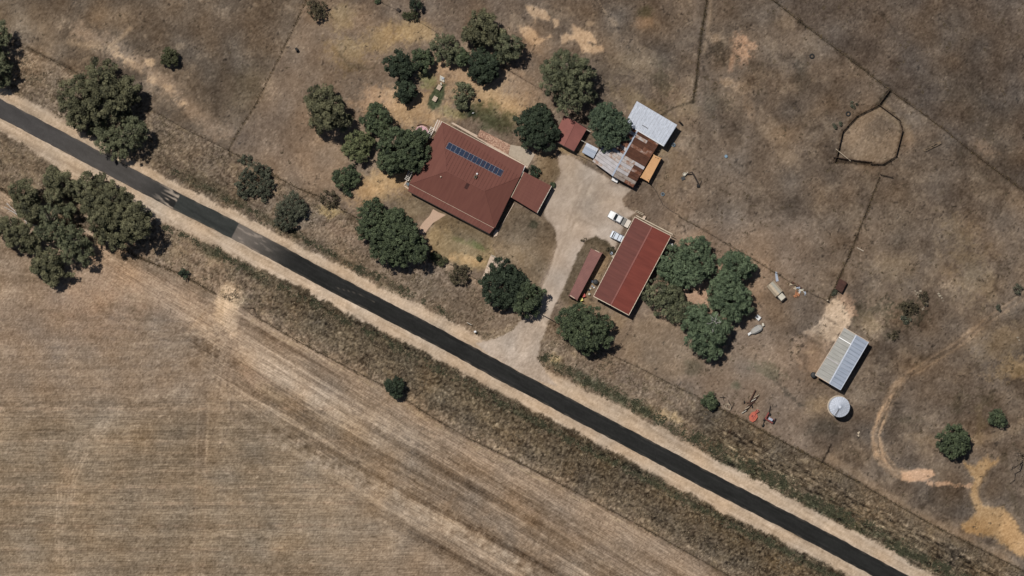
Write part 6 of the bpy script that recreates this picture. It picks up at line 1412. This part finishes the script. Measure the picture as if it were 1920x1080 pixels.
# dead tree at the right edge, branches reaching in; bleached branches on the southern pepper tree
dt = thing('dead_tree', 'dead bare tree at the bottom right edge with long crooked limbs', 'tree', P(1926, 862))
def limb(m, a, b, r0, r1, n, Rn, wob=.3):
    p = Vector(a); pts = [p]
    for i in range(1, n+1): pts.append(lerp(Vector(a), Vector(b), i/n)+Vector((Rn.uniform(-wob, wob), Rn.uniform(-wob, wob), Rn.uniform(-wob, wob)))*(1 if i < n else 0))
    for i in range(n): m.tube(pts[i], pts[i+1], r0+(r1-r0)*i/n, r0+(r1-r0)*(i+1)/n, 6)
    return pts
Rn = random.Random(4); m = MB(); limb(m, P(1926, 862), P(1922, 858, 3.2), .45, .35, 3, Rn, .1); part('trunk', m, m_bark, dt)
for (x, y, z, r) in ((1892, 866, 4.5, .2), (1900, 836, 6, .15), (1889, 900, 3.5, .16), (1914, 900, 3, .12), (1940, 830, 7, .2), (1950, 880, 6, .2), (1908, 850, 6.5, .12)):
    m = MB(); pts = limb(m, P(1922, 858, 3.0), P(x, y, z), r, r*.3, 5, Rn, .35)
    for p in pts[2:]:
        e = p+Vector((Rn.uniform(-1.6, .6), Rn.uniform(-1.2, 1.2), Rn.uniform(0, 1))); limb(m, p, e, r*.35, .02, 3, Rn, .15)
        for _ in range(2): limb(m, lerp(p, e, .6), lerp(p, e, .6)+Vector((Rn.uniform(-.8, .5), Rn.uniform(-.8, .8), .3)), .03, .01, 2, Rn, .1)
    part('limb', m, m_bark, dt)
dn = thing('dead_branches', 'bleached dead branches poking out of the southernmost pepper tree', 'branches', P(1340, 606))
for (x, y, z) in ((1332, 592, 8.4), (1345, 590, 8.6), (1328, 606, 8.5), (1352, 604, 8.3), (1337, 622, 8.4), (1341, 598, 9)):
    m = MB(); pts = limb(m, P(1340, 606, 6.5), P(x, y, z+.7), .09, .03, 4, Rn, .2)
    for p in pts[2:]: limb(m, p, p+Vector((Rn.uniform(-.7, .7), Rn.uniform(-.7, .7), .2)), .04, .01, 2, Rn, .1)
    part('branch', m, m_dead, dn)
fb_ = thing('fallen_branches', 'bleached fallen branches left of the central gum in the clump', 'branches', P(20, 392))
for (a, b) in (((8, 388), (32, 402)), ((12, 380), (30, 398)), ((45, 412), (76, 428)), ((48, 418), (70, 424))):
    m = MB(); pts = limb(m, P(*a, .25), P(*b, .35), .07, .1, 4, Rn, .15)
    for p in pts[1:3]: limb(m, p, p+Vector((Rn.uniform(-.9, -.2), Rn.uniform(-.5, .5), .2)), .04, .015, 2, Rn, .08)
    part('branch', m, m_dead, fb_)
print('leaf quads', _tree_faces[0])

# ================================================================== grass tufts and low weeds (nobody could count them)
def tufts(name, xs_, ys_, size, hgt, colA, colB, seed, blades=4):
    R_ = np.random.RandomState(seed); n = len(xs_); sz = size*(.5+R_.rand(n)); a = R_.rand(n, blades)*6.283
    wx = (xs_-960)*M_PX; wy = (540-ys_)*M_PX; c = np.stack([wx, wy, np.zeros(n)], -1)[:, None, :]+np.stack([R_.randn(n, blades)*.35*sz[:, None], R_.randn(n, blades)*.35*sz[:, None], np.zeros((n, blades))], -1)
    d = np.stack([np.cos(a), np.sin(a), np.zeros_like(a)], -1); pr = np.stack([-np.sin(a), np.cos(a), np.zeros_like(a)], -1)
    w_ = (sz[:, None]*.28)[..., None]; hh = (hgt*(.5+R_.rand(n, blades)))[..., None]
    top = c+d*(sz[:, None]*.7)[..., None]+np.array((0, 0, 1.0))*hh
    V = np.stack([c-pr*w_-np.array((0, 0, .05)), c+pr*w_-np.array((0, 0, .05)), top], 2).reshape(-1, 3).astype(np.float32)
    t = np.clip(R_.rand(n)[:, None]+.2*R_.randn(n, blades), 0, 1)[..., None]; col = (s2l(colA)*(1-t)+s2l(colB)*t)/ILL*1.35; col = np.repeat(col.reshape(-1, 3), 3, 0)
    me = bpy.data.meshes.new(name); N_ = len(V)//3; me.vertices.add(len(V)); me.vertices.foreach_set('co', V.ravel()); me.loops.add(len(V)); me.loops.foreach_set('vertex_index', np.arange(len(V), dtype=np.int32))
    me.polygons.add(N_); me.polygons.foreach_set('loop_start', (np.arange(N_)*3).astype(np.int32)); me.polygons.foreach_set('loop_total', np.full(N_, 3, np.int32))
    at = me.color_attributes.new('Col', 'FLOAT_COLOR', 'POINT'); at.data.foreach_set('color', np.concatenate([col, np.ones((len(col), 1))], 1).astype(np.float32).ravel())
    me.materials.append(m_leaf); me.update(calc_edges=True); o = bpy.data.objects.new(name, me); C.objects.link(o); o['kind'] = 'stuff'; o['category'] = 'grass'; return o
def sample(dens, n, seed):
    R_ = np.random.RandomState(seed); p = dens.ravel()/dens.sum(); k = R_.choice(p.size, n, p=p); return XX.ravel()[k]+(R_.rand(n)-.5)*S, YY.ravel()[k]+(R_.rand(n)-.5)*S
inF = ((XX > -30) & (XX < 1950) & (YY > -30) & (YY < 1110)).astype(float)
free = (1-np.clip(soft_area*2, 0, 1))*inF
for pts in ([(829, 229), (984, 311), (1034, 349), (1007, 399), (958, 372), (918, 438), (765, 358)], [(1190, 406.7), (1258.4, 442), (1179, 591), (1112.7, 555.6)], [(1040, 263), (1057, 217), (1100, 241), (1180, 200), (1269, 234), (1187, 352), (1111, 303), (1076, 284)], [(1583, 614), (1628.7, 641), (1575.8, 731), (1528.6, 703)], [(1108, 466), (1129, 474), (1082, 563), (1066, 554)], [(1553, 745), (1590, 745), (1590, 780), (1553, 780)], [(846, 229), (1003, 290), (990, 315), (900, 262)]):
    free = free*(1-inside(pts, XX, YY))
clump = np.clip(N(6)*.8+N(16)*.8+.2, 0.02, None)
x, y = sample(free*verge*(1-mS)*clump, 13000, 1); tufts('dry_grass', x, y, .34, .20, (76, 66, 53), (128, 114, 94), 2)['label'] = 'dry straw and olive grass tufts along both road verges'
green = free*(np.exp(-((dR+60)/9)**2)*(XX > 1010)+np.exp(-((dR+47)/6)**2)*(XX > 320)*(XX < 850)*.7+np.exp(-((dR-52)/6)**2)+np.exp(-((dR+52)/9)**2)*(XX > 1330)*.8)*np.clip(N(9)+.7, .05, None)*(XX > 300)
x, y = sample(green, 7000, 3); tufts('green_weeds', x, y, .36, .26, (54, 55, 42), (84, 84, 64), 4)['label'] = 'green weeds growing in the table drains beside the road'
eweed = free*mN*np.clip(clump-.8, 0, None)*(.3+1.0*(XX > 1290))
R_ = np.random.RandomState(8); n_c = 1100; cx_, cy_ = sample(eweed, n_c, 5); x = np.repeat(cx_, 5)+R_.randn(n_c*5)*1.0; y = np.repeat(cy_, 5)+R_.randn(n_c*5)*.9
tufts('paddock_weeds', x, y, .28, .12, (60, 51, 40), (96, 84, 66), 6, 4)['label'] = 'low dark weed clumps dotted over the paddocks'
fx_, fy_ = [], []
for f, k in ((F_SOUTH_W, .8), (F_SOUTH_E, .35), (F_NORTH_F, .7), (F_PAD_W, .4), (F_NE_V, 1), (F_NE_D, .5), (F_NE_D2, .5), (F_E_V, .8), (F_E_MID, .3), (F_NORTH_M, .5), (PEN+[PEN[0]], .25)):
    q = resample(f, 1.0/k); fx_.append(q[:, 0]); fy_.append(q[:, 1])
x = np.concatenate(fx_); y = np.concatenate(fy_); x = x+R_.randn(len(x))*1.4+1; y = y+R_.randn(len(y))*1.4+1; ok = (x > -30) & (x < 1950) & (y > -30) & (y < 1110) & (R_.rand(len(x)) < .75)
tufts('fence_weeds', x[ok], y[ok], .30, .3, (56, 48, 36), (116, 100, 74), 7)['label'] = 'rank dry weeds growing along the fence lines'
